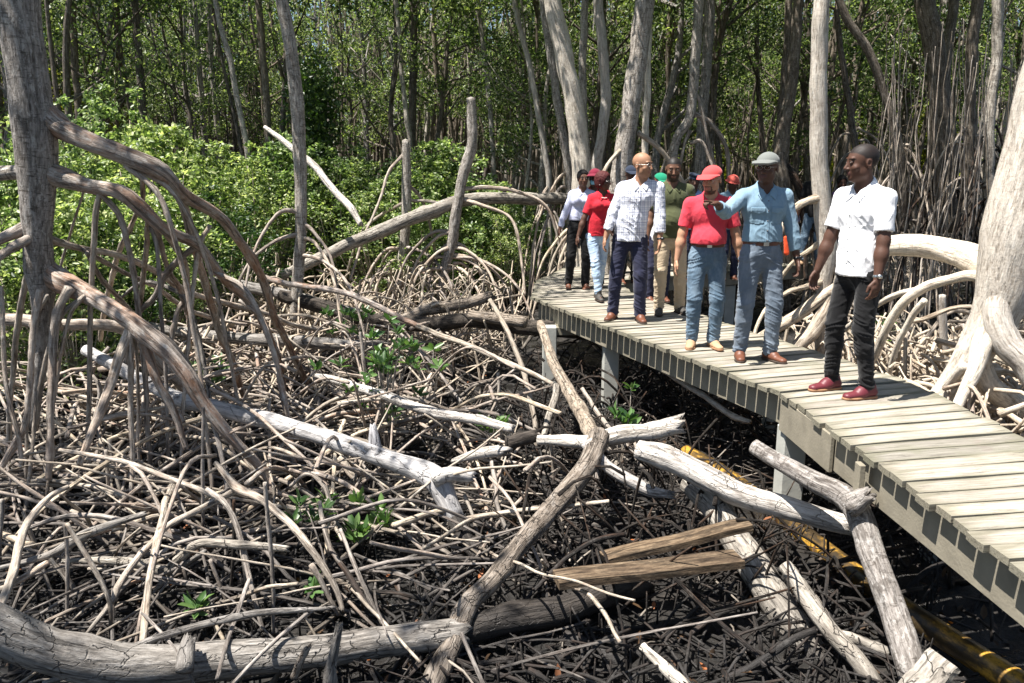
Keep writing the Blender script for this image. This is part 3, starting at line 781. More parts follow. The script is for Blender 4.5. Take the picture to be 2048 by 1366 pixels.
sticks([
 (Z5((620, 0, 28), (640, 400, 30)), V0), (Z5((640, -60, 30), (700, 200, 30), (750, 370, 26)), V0),
 (Z5((1190, -250, 26), (1190, 300, 28), (1180, 560, 24)), V0), (Z5((380, 430, 30), (395, 700, 32), (385, 990, 28)), V0),
 (Z5((390, 430, 35), (520, 660, 38), (640, 900, 36), (650, 1110, 30)), V0), (Z5((1550, 190, 30), (1570, 500, 35), (1600, 800, 32), (1600, 1080, 26)), V0),
 (Z5((1230, 640, 28), (1300, 830, 32), (1350, 970, 22)), V0), (Z5((1460, 760, 36), (1380, 980, 34), (1330, 1150, 36), (1270, 1340, 30)), dict(Ys=(4.2, 3.3))),
 (Z5((1820, 670, 44), (1900, 800, 40), (1990, 960, 36)), V0), Z5((130, 470, 30), (420, 380, 40), (800, 430, 40), (1100, 540, 38), (1300, 680, 36), (1440, 780, 30)),
 Z5((420, 360, 40), (640, 440, 40), (830, 640, 36)), Z5((140, 1000, 22), (400, 860, 25), (600, 770, 28), (720, 740, 26)),
 Z5((0, 180, 40), (200, 165, 40), (460, 200, 40), (700, 205, 16)), Z5((0, 265, 45), (180, 230, 42), (260, 190, 30)),
 Z5((1700, 210, 28), (1800, 140, 32), (1900, 220, 36), (1960, 400, 36), (2060, 620, 34)), Z5((1870, 300, 30), (1920, 540, 40), (2000, 680, 36), (2048, 800, 30)),
 Z5((350, 0, 30), (700, 60, 38), (1000, 170, 38), (1250, 260, 40), (1350, 350, 40), (1420, 600, 36), (1440, 800, 30)),
 Z5((1410, 0, 42), (1500, 130, 42), (1700, 200, 40), (1850, 290, 46), (1960, 420, 40)), Z5((1380, -10, 50), (1540, 40, 52), (1760, 60, 50), (1960, 85, 50), (2090, 180, 60)),
 Z5((720, 90, 30), (860, 260, 32), (940, 340, 36), (1030, 385, 26)), (Z5((860, 740, 16), (870, 830, 30), (1000, 980, 30)), V0), (Z5((1780, 950, 18), (1910, 1200, 24)), dict(k=.1, mat='root_pale')),
 Z5((350, 150, 30), (470, 160, 30), (620, 290, 30), (730, 380, 26)), Z5((450, 480, 22), (540, 340, 22), (620, 220, 22)), (Z5((1370, 290, 26), (1375, 560, 32), (1345, 860, 20)), dict(k=.04, mat='stick_dark')),
 Z5((1010, 470, 40), (1200, 560, 40), (1330, 690, 36)), Z5((1210, 230, 40), (1330, 330, 44), (1400, 480, 44), (1450, 740, 44), (1540, 1070, 36)),
 Z5((1250, 390, 26), (1500, 540, 30), (1700, 750, 34), (1760, 800, 30)), Z5((0, 640, 30), (140, 620, 30), (380, 540, 26)), (Z5((135, 360, 26), (230, 630, 30)), V0), (Z5((10, 290, 40), (5, 660, 26)), V0),
 Z5((270, 590, 36), (380, 730, 40), (470, 870, 40)), Z5((250, 690, 26), (320, 870, 26)), Z5((100, 890, 14), (230, 770, 16)),
 Z4((340, 970, 36), (600, 1040, 40), (900, 1130, 42), (1200, 1220, 42), (1480, 1330, 36)), Z4((350, 1290, 36), (500, 1310, 40), (720, 1350, 40)),
 Z4((340, 905, 34), (560, 910, 40), (760, 920, 36), (860, 930, 30)), (Z4((540, 880, 26), (590, 960, 36), (580, 1150, 34), (600, 1346, 32)), V0), (Z4((640, 715, 26), (570, 800, 34), (540, 880, 36), (545, 1000, 30), (560, 1130, 30)), V0),
 Z4((430, 480, 20), (480, 620, 30), (540, 790, 34)), Z4((550, 530, 26), (600, 640, 30), (640, 710, 26)), (Z4((470, 650, 20), (400, 780, 26), (340, 860, 22)), dict(mat='root_pale')),
 Z4((75, 480, 20), (90, 560, 24), (75, 700, 26), (95, 780, 22)), Z4((0, 790, 44), (160, 780, 44)), Z4((0, 1060, 60), (120, 1010, 60), (240, 970, 44)), Z4((0, 1110, 22), (150, 1060, 24)), Z4((0, 1200, 30), (160, 1130, 26)),
 Z4((950, 650, 26), (1100, 670, 30), (1250, 700, 30), (1400, 700, 24)), Z4((1370, 780, 18), (1450, 830, 26), (1530, 920, 28), (1580, 1080, 22)), Z4((1590, 1090, 20), (1730, 1050, 28), (1850, 1010, 30), (1950, 880, 26)),
 Z4((1860, 1010, 26), (1810, 1110, 26), (1760, 1190, 20)), Z4((1560, 310, 24), (1700, 330, 34), (1850, 380, 36), (2050, 440, 36)), Z4((1530, 540, 30), (1700, 610, 34), (1830, 680, 36), (2048, 720, 36)),
 Z4((1370, 990, 24), (1550, 1010, 24), (1750, 1070, 26), (2020, 1170, 22)), Z4((1500, 720, 26), (1680, 790, 30), (1800, 850, 30), (2048, 1010, 30)), Z4((1540, 380, 30), (1600, 500, 34), (1660, 640, 36), (1720, 800, 40), (1800, 970, 40)),
 Z4((1760, 840, 20), (1880, 760, 24), (2050, 690, 24)), Z4((980, 440, 26), (880, 540, 26), (860, 580, 20)), Z4((1040, 1346, 16), (1110, 1200, 20), (1180, 1100, 16)), Z4((1140, 690, 20), (1280, 700, 26), (1420, 690, 26)),
 Z8((350, 490, 24), (500, 465, 22), (800, 480, 24), (1000, 530, 24), (1150, 580, 22), (1300, 620, 22), (1450, 680, 22)), (Z8((350, 480, 20), (370, 620, 26), (400, 850, 26), (420, 1050, 22)), V0),
 Z8((590, 490, 20), (750, 640, 24), (900, 830, 24), (1000, 960, 24), (1070, 1050, 20)), (Z8((890, 500, 16), (900, 700, 20), (910, 950, 20)), dict(k=.04, mat='stick_dark')), (Z8((535, 400, 16), (545, 500, 18), (580, 690, 20)), dict(k=.04, mat='stick_dark')),
 Z8((1170, 630, 36), (1300, 610, 30), (1450, 595, 30), (1570, 600, 26)), Z8((0, 690, 20), (200, 590, 24), (400, 510, 22), (540, 470, 20)), Z8((300, 1110, 20), (450, 1000, 24), (620, 920, 22), (730, 880, 24), (770, 780, 18)),
 Z8((480, 1040, 26), (700, 970, 30), (900, 940, 28), (1100, 950, 30), (1250, 1000, 30), (1400, 1080, 30), (1480, 1140, 28), (1600, 1250, 30)), Z8((1650, 810, 30), (1740, 950, 36), (1850, 1090, 36), (1950, 1200, 30), (2048, 1280, 24)),
 Z8((200, 740, 20), (130, 850, 26), (50, 980, 26), (0, 1030, 24)), Z8((0, 890, 24), (110, 860, 26), (90, 1050, 22)), Z8((140, 870, 22), (300, 870, 26), (400, 865, 20)), Z8((250, 900, 26), (330, 950, 26), (400, 990, 22)),
 Z8((930, 860, 20), (1010, 800, 26), (1130, 765, 22)), Z8((970, 910, 18), (1100, 830, 22), (1260, 700, 20)), (Z8((1160, 720, 22), (1155, 860, 24), (1060, 1070, 22)), V0), Z8((1170, 875, 26), (1300, 880, 30)), Z8((220, 450, 14), (270, 580, 22), (285, 740, 20)),
 Z8((1300, 580, 20), (1340, 520, 30), (1380, 470, 30)), Z8((620, 650, 16), (720, 590, 22), (840, 530, 22)), Z8((670, 1060, 22), (800, 1090, 34), (920, 1120, 30)), Z8((740, 1220, 30), (800, 1170, 46), (860, 1080, 40)), Z8((610, 980, 22), (700, 1000, 26), (860, 1030, 26), (1150, 1140, 26)),
 Z8((870, 1030, 20), (1000, 1060, 26), (1170, 1130, 24)), (Z8((1465, 1080, 26), (1480, 1230, 26), (1480, 1340, 24)), V0), (Z8((1130, 1230, 20), (1135, 1346, 36), ), V0), Z8((1340, 1200, 20), (1450, 1250, 26), (1560, 1330, 26)),
 Z6((850, 120, 30), (880, 260, 36), (880, 350, 36), (920, 480, 34), (970, 590, 26)), Z6((700, 310, 30), (750, 430, 30), (790, 620, 26)), Z6((1455, 60, 50), (1450, 220, 44), (1430, 380, 26)), Z6((1380, 60, 40), (1420, 180, 44), (1440, 260, 30)),
 Z6((0, 345, 22), (200, 380, 22), (400, 470, 26), (520, 570, 30), (620, 640, 34), (740, 700, 30)), Z6((0, 500, 26), (80, 700, 34), (160, 880, 36), (235, 1040, 30)), Z6((0, 100, 60), (60, 190, 46), (180, 290, 34)),
 (Z6((1180, 0, 22), (1195, 120, 24), (1205, 250, 20)), V0), Z6((1530, 120, 50), (1640, 200, 56), (1800, 280, 40)), Z6((1570, -60, 22), (1650, 80, 26), (1740, 220, 22)), Z6((1650, 0, 24), (1700, 120, 28), (1770, 230, 22)),
 Z6((1750, 200, 20), (1860, 190, 24), (1960, 195, 20)), Z6((1140, 60, 26), (1240, 100, 26), (1330, 150, 22)), (Z6((210, 360, 16), (290, 280, 20), (380, 190, 20)), dict(mat='root_pale')), Z6((310, 65, 20), (480, 80, 26), (640, 130, 20)),
 Z6((780, 205, 20), (940, 215, 26), (1060, 235, 20)), Z6((1330, 480, 40), (1450, 480, 46), (1600, 485, 36)), Z6((830, 950, 16), (980, 990, 26), (1160, 1045, 24)), Z6((150, 1065, 30), (330, 1070, 40), (450, 1110, 40), (560, 1170, 26)),
 ], 'stick', *G1)
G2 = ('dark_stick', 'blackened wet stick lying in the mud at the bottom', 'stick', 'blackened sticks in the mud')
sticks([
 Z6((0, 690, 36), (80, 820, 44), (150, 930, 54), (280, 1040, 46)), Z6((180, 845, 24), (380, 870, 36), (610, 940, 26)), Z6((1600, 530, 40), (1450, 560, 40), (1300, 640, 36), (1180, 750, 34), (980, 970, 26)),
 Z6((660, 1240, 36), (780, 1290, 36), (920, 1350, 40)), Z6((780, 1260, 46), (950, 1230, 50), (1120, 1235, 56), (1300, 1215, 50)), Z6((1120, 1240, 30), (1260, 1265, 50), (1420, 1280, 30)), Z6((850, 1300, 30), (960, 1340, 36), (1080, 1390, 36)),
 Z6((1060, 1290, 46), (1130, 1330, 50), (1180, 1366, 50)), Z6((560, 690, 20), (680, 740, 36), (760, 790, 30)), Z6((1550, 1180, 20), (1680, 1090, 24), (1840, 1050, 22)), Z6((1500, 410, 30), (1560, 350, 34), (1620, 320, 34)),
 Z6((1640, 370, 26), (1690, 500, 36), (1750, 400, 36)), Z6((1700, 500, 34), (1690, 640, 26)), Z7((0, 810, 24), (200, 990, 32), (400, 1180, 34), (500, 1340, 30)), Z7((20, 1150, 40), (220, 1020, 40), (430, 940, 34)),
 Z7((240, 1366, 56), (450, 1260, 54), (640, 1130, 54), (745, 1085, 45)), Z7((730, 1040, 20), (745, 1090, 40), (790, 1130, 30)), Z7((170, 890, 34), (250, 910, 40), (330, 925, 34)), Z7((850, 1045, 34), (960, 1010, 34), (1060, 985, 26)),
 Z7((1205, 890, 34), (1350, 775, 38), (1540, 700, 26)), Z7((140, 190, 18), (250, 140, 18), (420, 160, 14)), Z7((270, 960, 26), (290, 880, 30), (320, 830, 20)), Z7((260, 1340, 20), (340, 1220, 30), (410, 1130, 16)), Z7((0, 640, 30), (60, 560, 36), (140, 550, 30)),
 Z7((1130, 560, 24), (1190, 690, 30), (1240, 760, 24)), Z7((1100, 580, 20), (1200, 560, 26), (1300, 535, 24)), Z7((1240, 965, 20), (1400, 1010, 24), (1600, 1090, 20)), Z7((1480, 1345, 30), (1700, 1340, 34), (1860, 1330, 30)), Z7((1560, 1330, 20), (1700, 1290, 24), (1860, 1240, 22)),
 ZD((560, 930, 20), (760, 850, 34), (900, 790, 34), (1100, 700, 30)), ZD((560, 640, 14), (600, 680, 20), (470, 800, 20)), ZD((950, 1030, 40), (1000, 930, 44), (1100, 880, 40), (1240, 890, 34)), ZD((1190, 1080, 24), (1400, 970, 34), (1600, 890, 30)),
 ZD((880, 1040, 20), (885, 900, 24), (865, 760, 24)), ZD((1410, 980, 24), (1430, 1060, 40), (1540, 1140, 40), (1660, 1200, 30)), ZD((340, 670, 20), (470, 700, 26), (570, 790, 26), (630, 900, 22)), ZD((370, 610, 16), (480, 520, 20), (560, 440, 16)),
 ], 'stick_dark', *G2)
log('long grey root with bands of sunlight lying under the boardwalk', 'root',
    ZD((860, 580, 22), (1000, 635, 40), (1190, 750, 44), (1330, 830, 46), (1430, 910, 50), (1560, 1000, 54), (1680, 1040, 40)), 'stick', Ys=(8.0, 6.3), name='fallen_root', jag=0)

# ================================================================== BIG TREES near the camera
random.seed(4)
def leaf_crown(name, centers, radii, per, size, mat, seed, parent=None, flat=.7, up=.5):
    rs = np.random.RandomState(seed)
    C = clumps(centers, radii, per, rs, flat)
    V, F, r = leaves(C, size, rs, up)
    return leaf_obj(name, V, F, r, M[mat], parent)
def big_tree(base, label, group=None):
    t = empty('mangrove_tree', base); tag(t, label, 'tree', group); return t
def local(o, root):
    """child meshes were made in world coordinates: shift them into the root's frame"""
    o.data.transform(Matrix.Translation(-root.location)); return o
def trunk_limb(root, pts, mat, name='root', **kw):
    o = limb(pts, mat, None, name, **kw); local(o, root); o.parent = root; return o
# left tree
LT = big_tree(PY(75, 640, 6.2) * 1, 'large grey barked mangrove with stilt roots filling the left edge')
LT.location.z = MUD
YT = 6.2
trunk_limb(LT, [(30, -190, 74), (36, -60, 73), (43, 60, 74), (57, 170, 76), (68, 260, 82), (72, 330, 76), (74, 400, 64), (76, 470, 54), (80, 540, 56), (86, 590, 44), (84, 680, 31), (76, 780, 25), (68, 860, 19)], 'trunk', 'trunk', Ys=(YT, YT), rough=.06, knots=.05, sides=36)
rt = lambda pts, mat='root', **kw: trunk_limb(LT, pts, mat, rough=.14, knots=.5, wf=.82, **kw)
rt([(62, 190, 40), (108, 242, 62), (160, 276, 48), (250, 312, 42), (325, 345, 38), (378, 398, 30), (455, 450, 25), (526, 560, 22), (553, 641, 19), (581, 696, 17), (618, 781, 15)], 'root_orange', Ys=(6.25, 6.22, 6.15, 6.1, 6.2, 6.5, 7.0, 7.8, 8.3, 8.8, 9.3))
rt([(350, 362, 24), (372, 430, 22), (388, 488, 20), (410, 563, 19), (430, 641, 18), (458, 710, 17), (495, 812, 15)], 'root_orange', Ys=(6.4, 8.4))
rt([(68, 330, 40), (112, 350, 54), (180, 372, 36), (240, 385, 33), (285, 420, 32), (330, 458, 28), (393, 491, 24), (444, 552, 22), (512, 621, 20), (553, 710, 17), (577, 826, 14)], 'root_orange', Ys=(6.25, 6.22, 6.15, 6.05, 6.1, 6.2, 6.6, 7.0, 7.5, 8.1, 8.6))
rt([(76, 520, 50), (112, 556, 62), (191, 597, 44), (260, 641, 44), (328, 696, 42), (376, 751, 40), (403, 799, 36), (444, 853, 32), (478, 895, 28), (520, 935, 22), (560, 1000, 18)], 'root_orange', Ys=(6.25, 6.2, 6.05, 5.9, 5.8, 5.8, 5.8, 5.8, 5.8, 5.9, 5.9))
rt([(263, 650, 26), (240, 710, 26), (219, 775, 24), (190, 850, 20), (160, 930, 16)], Ys=(5.9, 5.3))
rt([(287, 686, 26), (314, 758, 22), (345, 820, 20), (372, 900, 14)], 'root_orange', Ys=(5.9, 5.8))
rt([(140, 575, 26), (118, 620, 24), (106, 690, 21), (103, 790, 20), (103, 877, 18), (98, 960, 16)], Ys=(6.0, 5.7))
rt([(80, 580, 18), (65, 690, 16), (57, 790, 15), (51, 850, 17), (17, 910, 15), (-10, 950, 14)], Ys=(6.0, 5.7))
rt([(-80, 350, 34), (-20, 352, 34), (35, 345, 38), (72, 345, 44)], 'trunk', Ys=(6.3, 6.2))
rt([(-70, 520, 26), (0, 478, 26), (40, 460, 32), (72, 450, 40)], 'root', Ys=(5.9, 6.2))
rt([(-40, 545, 22), (10, 505, 22), (55, 480, 26)], 'root', Ys=(5.6, 6.1))
rt([(80, 470, 26), (116, 484, 20), (170, 498, 16), (232, 508, 16), (307, 539, 15), (376, 583, 15), (444, 604, 14), (520, 625, 13), (600, 652, 13), (700, 668, 11)], Ys=(6.2, 10.2))
rt([(165, 498, 12), (256, 549, 12), (325, 583, 12), (376, 618, 12), (470, 655, 11)], Ys=(6.5, 9.8))
rt([(174, 505, 12), (205, 560, 12), (246, 604, 12), (277, 640, 12), (330, 720, 10)], Ys=(6.5, 8.6))
rt([(285, 345, 11), (283, 400, 12), (263, 450, 12), (239, 501, 13), (215, 593, 13), (200, 680, 12)], Ys=(6.2, 8.5))
rt([(296, 425, 12), (294, 470, 13), (290, 520, 13), (280, 624, 13), (268, 730, 12)], Ys=(6.1, 7.6))
rt([(300, 430, 12), (314, 460, 13), (338, 542, 13), (362, 587, 13), (400, 700, 11)], Ys=(6.2, 8.6))
rt([(320, 448, 18), (369, 525, 16), (376, 587, 13), (380, 700, 12)], 'root_orange', Ys=(6.2, 8.4))
rt([(390, 493, 16), (335, 545, 16), (307, 597, 16), (273, 640, 14), (250, 740, 12)], Ys=(6.6, 7.2))
rt([(2, 573, 11), (10, 757, 12), (34, 860, 12), (40, 930, 11)], Ys=(6.0, 5.7))
rt([(60, 650, 24), (150, 648, 30), (240, 655, 32), (290, 690, 32), (340, 745, 28), (400, 800, 20)], Ys=(6.9, 7.6))
rt([(-30, 640, 30), (40, 640, 32), (120, 652, 28)], Ys=(7.0, 6.9))
rt([(167, 385, 5), (147, 450, 6), (120, 540, 7), (100, 640, 6)], Ys=(6.3, 6.9))
rs = random.Random(55)
for i in range(16):
    u0, v0, y0 = rs.choice([(150, 290, 6.15), (250, 330, 6.1), (330, 370, 6.15), (420, 450, 6.7), (200, 385, 6.1), (300, 450, 6.2), (420, 540, 6.9), (170, 590, 6.0), (260, 645, 5.85), (330, 700, 5.8), (95, 590, 6.1), (90, 500, 6.2), (480, 600, 7.4), (380, 590, 7.6)])
    du = rs.uniform(-150, 250); v1 = rs.uniform(820, 960); y1 = min(ymud(v1) , y0 + rs.uniform(-.6, .9)); w = rs.uniform(9, 16)
    v1 = max(v0 + 200, 340 + 4285 / max(y1, 4.6) * 1.0)
    rt([(u0, v0, w), (u0 + du * .45, v0 + (v1 - v0) * .12, w), (u0 + du * .8, v0 + (v1 - v0) * .5, w * .9), (u0 + du, v1, w * .8)], rs.choice(['root', 'root', 'root_orange', 'stick']), Ys=(y0, y1))
bx, by = PY(30, -190, 6.2).x, 6.2
rsl = np.random.RandomState(8)
leaf_crown('crown', [(bx + rsl.uniform(-3.4, .1) - LT.location.x, rsl.uniform(-2.4, 2.6), rsl.uniform(6.0, 9.5)) for _ in range(30)], rsl.uniform(.35, .7, 30), 110, .13, 'leaf', 11, LT)
# right big bleached tree
RT = big_tree(PY(1960, 700, 6.5), 'massive sunlit white mangrove trunk at the right edge beside the boardwalk'); RT.location.z = MUD
YR = 6.6
rr_ = lambda pts, name='root', **kw: trunk_limb(RT, pts, 'trunk_pale', name, rough=.08, knots=.12, wf=.95, **kw)
rr_([(2200, -260, 100), (2148, -40, 106), (2110, 120, 112), (2080, 260, 118), (2052, 380, 128), (2030, 470, 136), (2012, 560, 118), (1985, 640, 88), (1938, 720, 66), (1895, 775, 50), (1850, 830, 38), (1800, 890, 28)], 'trunk', Ys=(YR, YR), sides=40)
rr_([(2030, 590, 90), (1990, 548, 84), (1950, 520, 66), (1900, 502, 54), (1840, 490, 50), (1775, 490, 44), (1720, 505, 36), (1690, 540, 32), (1672, 600, 26)], Ys=(6.6, 6.9, 7.0, 7.2, 7.4, 7.6, 7.8, 8.0, 8.2))
rr_([(2010, 590, 30), (1950, 553, 24), (1900, 560, 22), (1850, 575, 21), (1800, 610, 20), (1770, 660, 19), (1745, 720, 17), (1700, 800, 15)], Ys=(6.7, 7.8))
rr_([(1880, 562, 16), (1840, 580, 14), (1790, 590, 13), (1740, 620, 12), (1690, 660, 12)], Ys=(7.0, 8.4))
rr_([(1850, 600, 16), (1820, 640, 14), (1790, 700, 13), (1765, 790, 12)], Ys=(7.0, 7.6))
rr_([(2010, 540, 60), (1995, 630, 64), (2015, 690, 60), (2048, 720, 60), (2090, 800, 50)], Ys=(6.62, 6.15))
rr_([(1990, 600, 40), (1966, 680, 46), (1950, 740, 34), (1925, 790, 24), (1905, 840, 20)], Ys=(6.6, 6.2))
rr_([(1985, 610, 40), (1962, 700, 44), (1975, 760, 46), (2010, 800, 50), (2060, 830, 50), (2120, 880, 40)], Ys=(6.5, 6.6))
rr_([(1930, 730, 26), (1900, 765, 20), (1870, 785, 18), (1840, 800, 18)], Ys=(6.4, 6.7))
rr_([(1885, 590, 14), (1886, 640, 16), (1888, 700, 17), (1893, 760, 16)], 'root', Ys=(8.3, 8.3))
rsl = np.random.RandomState(9)
rx = PY(2180, -260, YR).x - RT.location.x
leaf_crown('crown', [(rx + rsl.uniform(.5, 3.9), rsl.uniform(-2.4, 2.6), rsl.uniform(6.0, 9.5)) for _ in range(50)], rsl.uniform(.35, .75, 50), 110, .13, 'leaf', 12, RT)

# mid distance hero trunks, traced: (label, material, depth, trunk points, list of roots)
def mid_tree(label, mat, Y, pts, roots=(), crown=True, seed=0, rootmat='root', cs=1.0):
    b = PY(pts[-1][0], pts[-1][1], Y); t = big_tree((b.x, Y, MUD), label)
    trunk_limb(t, pts, mat, 'trunk', Ys=(Y, Y), rough=.07, knots=.08, sides=16)
    for r in roots:
        Ye = Y
        trunk_limb(t, r, rootmat, Ys=(Y, Y + random.uniform(-1.2, .6)) , rough=.14, wf=.8)
    if crown:
        rs = np.random.RandomState(seed + 50); top = PY(pts[0][0], pts[0][1], Y) - t.location
        leaf_crown('crown', [(top.x + rs.uniform(-1.7, 1.7) * cs, rs.uniform(-1.5, 1.7), rs.uniform(6.0, 10.)) for _ in range(26)], rs.uniform(.35, .8, 26), 100, .13, 'leaf', seed, t)
    return t
def fan(u, v, n, du, vb, w, seed):
    """arching stilt roots fanning out from (u,v) to mud row vb"""
    rs = random.Random(seed); out = []
    for i in range(n):
        s = (-1) ** i; d = du * rs.uniform(.35, 1.) * s; v0 = v + rs.uniform(-.35, .35) * (vb - v) * .8
        out.append([(u, v0, w * 1.3), (u + d * .35, v0 + (vb - v0) * rs.uniform(.02, .12), w), (u + d * .75, v0 + (vb - v0) * .4, w * .85), (u + d, vb + rs.uniform(-10, 25), w * .7)])
    return out
mid_tree('slim brown trunk rising from the shrubs right of the big left tree', 'trunk', 10.5, [(548, -120, 24), (565, 0, 24), (582, 100, 25), (594, 200, 27), (600, 300, 26), (603, 400, 24), (601, 470, 22), (597, 540, 24), (590, 640, 20)], fan(600, 470, 5, 170, 660, 9, 3), seed=1)
mid_tree('slanting pale speckled trunk behind the group of people', 'trunk_pale', 13.5, [(1080, -130, 34), (1105, 0, 34), (1128, 110, 36), (1148, 210, 36), (1160, 300, 38), (1165, 400, 40), (1165, 520, 30), (1166, 640, 20)], fan(1165, 480, 8, 130, 655, 8, 5), seed=2, rootmat='root_pale')
mid_tree('grey slender trunk between two pale trunks behind the women', 'trunk', 14.5, [(1180, -100, 12), (1170, 0, 14), (1166, 120, 15), (1168, 250, 16), (1178, 380, 18), (1180, 500, 16), (1182, 640, 14)], fan(1180, 430, 5, 90, 630, 6, 6), seed=3)
mid_tree('wavy pale trunk behind the woman in the red shirt', 'trunk_pale', 14, [(1188, -100, 18), (1196, 0, 19), (1205, 90, 20), (1212, 190, 20), (1204, 270, 20), (1192, 340, 22), (1190, 450, 20), (1196, 640, 14)], fan(1192, 430, 6, 110, 640, 7, 7), seed=4, rootmat='root_pale')
mid_tree('leaning thick trunk with bark scars behind the man in the checked shirt', 'trunk', 12.5, [(1300, -120, 36), (1290, 0, 37), (1280, 80, 37), (1270, 160, 36), (1258, 240, 36), (1246, 320, 40), (1236, 400, 44), (1228, 500, 36), (1222, 600, 26)], [[(1275, 265, 14), (1310, 290, 13), (1345, 330, 12), (1380, 400, 11), (1400, 520, 10)], [(1262, 280, 12), (1215, 330, 10), (1190, 400, 9), (1170, 560, 8)]] + fan(1232, 470, 6, 120, 660, 9, 8), seed=5, rootmat='root_pale')
mid_tree('narrow pale stem close behind the leaning scarred trunk', 'trunk_pale', 13.2, [(1300, 60, 10), (1296, 120, 12), (1294, 200, 13), (1290, 300, 13), (1288, 420, 13), (1288, 640, 11)], (), False, seed=6)
mid_tree('brown trunk that kinks left behind the man in the olive shirt', 'trunk', 14, [(1402, -100, 18), (1398, 0, 19), (1392, 100, 20), (1385, 190, 20), (1378, 240, 20), (1355, 275, 17), (1345, 330, 16), (1342, 450, 14), (1340, 620, 12)], [[(1384, 225, 13), (1420, 245, 13), (1450, 290, 12), (1458, 360, 11), (1460, 480, 10), (1462, 620, 9)]] + fan(1380, 260, 5, 120, 640, 8, 9), seed=7)
mid_tree('straight grey trunk right of the kinked one', 'trunk', 15, [(1425, -100, 18), (1420, 0, 20), (1414, 120, 20), (1404, 240, 20), (1400, 340, 22), (1396, 450, 22), (1394, 620, 18)], fan(1400, 400, 5, 110, 620, 8, 10), seed=8)
mid_tree('dark leaning trunk behind the man in the grey cap', 'trunk_dark', 14, [(1606, -100, 18), (1598, 0, 20), (1590, 100, 21), (1580, 190, 22), (1566, 270, 26), (1560, 340, 34), (1568, 420, 34), (1572, 620, 20)], [[(1560, 320, 24), (1590, 360, 22), (1604, 400, 18), (1610, 470, 14), (1612, 560, 12)]] + fan(1566, 380, 7, 150, 620, 9, 11), seed=9, rootmat='stick_dark')
mid_tree('second dark trunk leaning close to the first behind the grey cap', 'trunk_dark', 15, [(1586, -100, 12), (1578, 0, 14), (1572, 120, 14), (1560, 240, 14), (1550, 340, 14), (1546, 620, 12)], (), True, seed=10)
mid_tree('straight pale trunk with ringed bark standing between the two men on the right', 'trunk_pale', 9.3,
    [(1650, -150, 30), (1644, -20, 30), (1640, 60, 31), (1636, 150, 32), (1636, 250, 33), (1640, 350, 34), (1648, 430, 36), (1655, 500, 40), (1650, 560, 30), (1643, 640, 24), (1636, 760, 20)],
    [[(1660, 510, 34), (1682, 560, 32), (1650, 590, 32), (1600, 625, 32), (1545, 660, 30), (1500, 690, 26), (1450, 730, 22)],
     [(1670, 570, 40), (1640, 640, 40), (1600, 690, 36), (1560, 730, 30)], [(1645, 395, 28), (1615, 402, 20), (1595, 412, 18), (1570, 440, 14), (1550, 520, 12), (1540, 620, 10)],
     [(1645, 480, 16), (1620, 500, 13), (1590, 520, 11), (1560, 560, 10), (1520, 640, 9)], [(1650, 560, 16), (1610, 575, 14), (1575, 585, 12), (1530, 620, 10), (1500, 700, 9)],
     [(1670, 560, 24), (1700, 600, 22), (1740, 640, 18), (1780, 720, 14)], [(1665, 590, 16), (1690, 680, 14), (1720, 790, 12)]], seed=11, rootmat='root_pale', cs=.5)
mid_tree('sawn off mangrove stump curving upward in the middle of the roots', 'trunk', 13.8, [(942, 196, 17), (944, 240, 20), (944, 290, 21), (932, 330, 22), (920, 380, 21), (912, 430, 21), (906, 480, 22), (890, 540, 20), (880, 600, 16)],
    [[(930, 378, 11), (975, 375, 10), (1040, 385, 10), (1090, 410, 9), (1115, 470, 8), (1125, 560, 7)], [(928, 400, 10), (980, 415, 9), (1025, 440, 8), (1040, 500, 8), (1050, 590, 7)]] + fan(906, 500, 14, 170, 650, 8, 12), False, seed=12)
mid_tree('grey broken stump standing left of the curving sawn stump', 'trunk', 14.2, [(811, 280, 14), (813, 330, 18), (814, 390, 20), (812, 440, 19), (807, 500, 22), (800, 540, 24), (804, 590, 18), (806, 620, 14)],
    [[(806, 310, 9), (778, 345, 8), (760, 400, 7), (725, 480, 7), (700, 560, 7)], [(818, 400, 8), (870, 405, 8), (900, 415, 8)], [(808, 405, 8), (770, 425, 8), (735, 450, 8), (715, 480, 7), (690, 560, 7)], [(818, 370, 9), (845, 400, 8), (860, 450, 8), (878, 560, 7)]] + fan(803, 520, 14, 150, 650, 8, 13), False, seed=13)
mid_tree('thin pale leaning stem left of the slanting speckled trunk', 'trunk_pale', 16, [(1020, -60, 9), (1032, 20, 10), (1056, 120, 11), (1075, 220, 11), (1090, 310, 12), (1098, 380, 11), (1100, 600, 9)], fan(1098, 400, 6, 80, 600, 6, 14), True, seed=14)
mid_tree('rough grey stem right of the thin leaning one', 'trunk', 15, [(1078, -80, 14), (1088, 20, 15), (1098, 90, 15), (1112, 180, 16), (1128, 280, 17), (1140, 380, 18), (1144, 620, 14)], fan(1140, 400, 6, 90, 630, 7, 15), True, seed=15)
mid_tree('thin straight grey stem above the sawn off stump', 'trunk', 20, [(925, -60, 6), (934, 60, 7), (940, 180, 7), (941, 300, 7), (941, 480, 7)], (), True, seed=16)
mid_tree('thin curved stem right of the sawn off stump', 'trunk', 18, [(945, -60, 9), (960, 40, 9), (975, 160, 10), (984, 280, 10), (988, 380, 10), (990, 520, 9)], (), True, seed=17)
mid_tree('dark straight trunk above the broken grey stump', 'trunk_dark', 19, [(826, -60, 14), (828, 60, 14), (826, 180, 15), (824, 300, 15), (824, 500, 15)], (), True, seed=18)
mid_tree('slender pale brown stem crossing in front of the dark one above the stump', 'trunk', 18, [(786, -60, 8), (796, 40, 9), (804, 150, 9), (814, 240, 10), (820, 300, 10), (822, 480, 9)], (), True, seed=19)
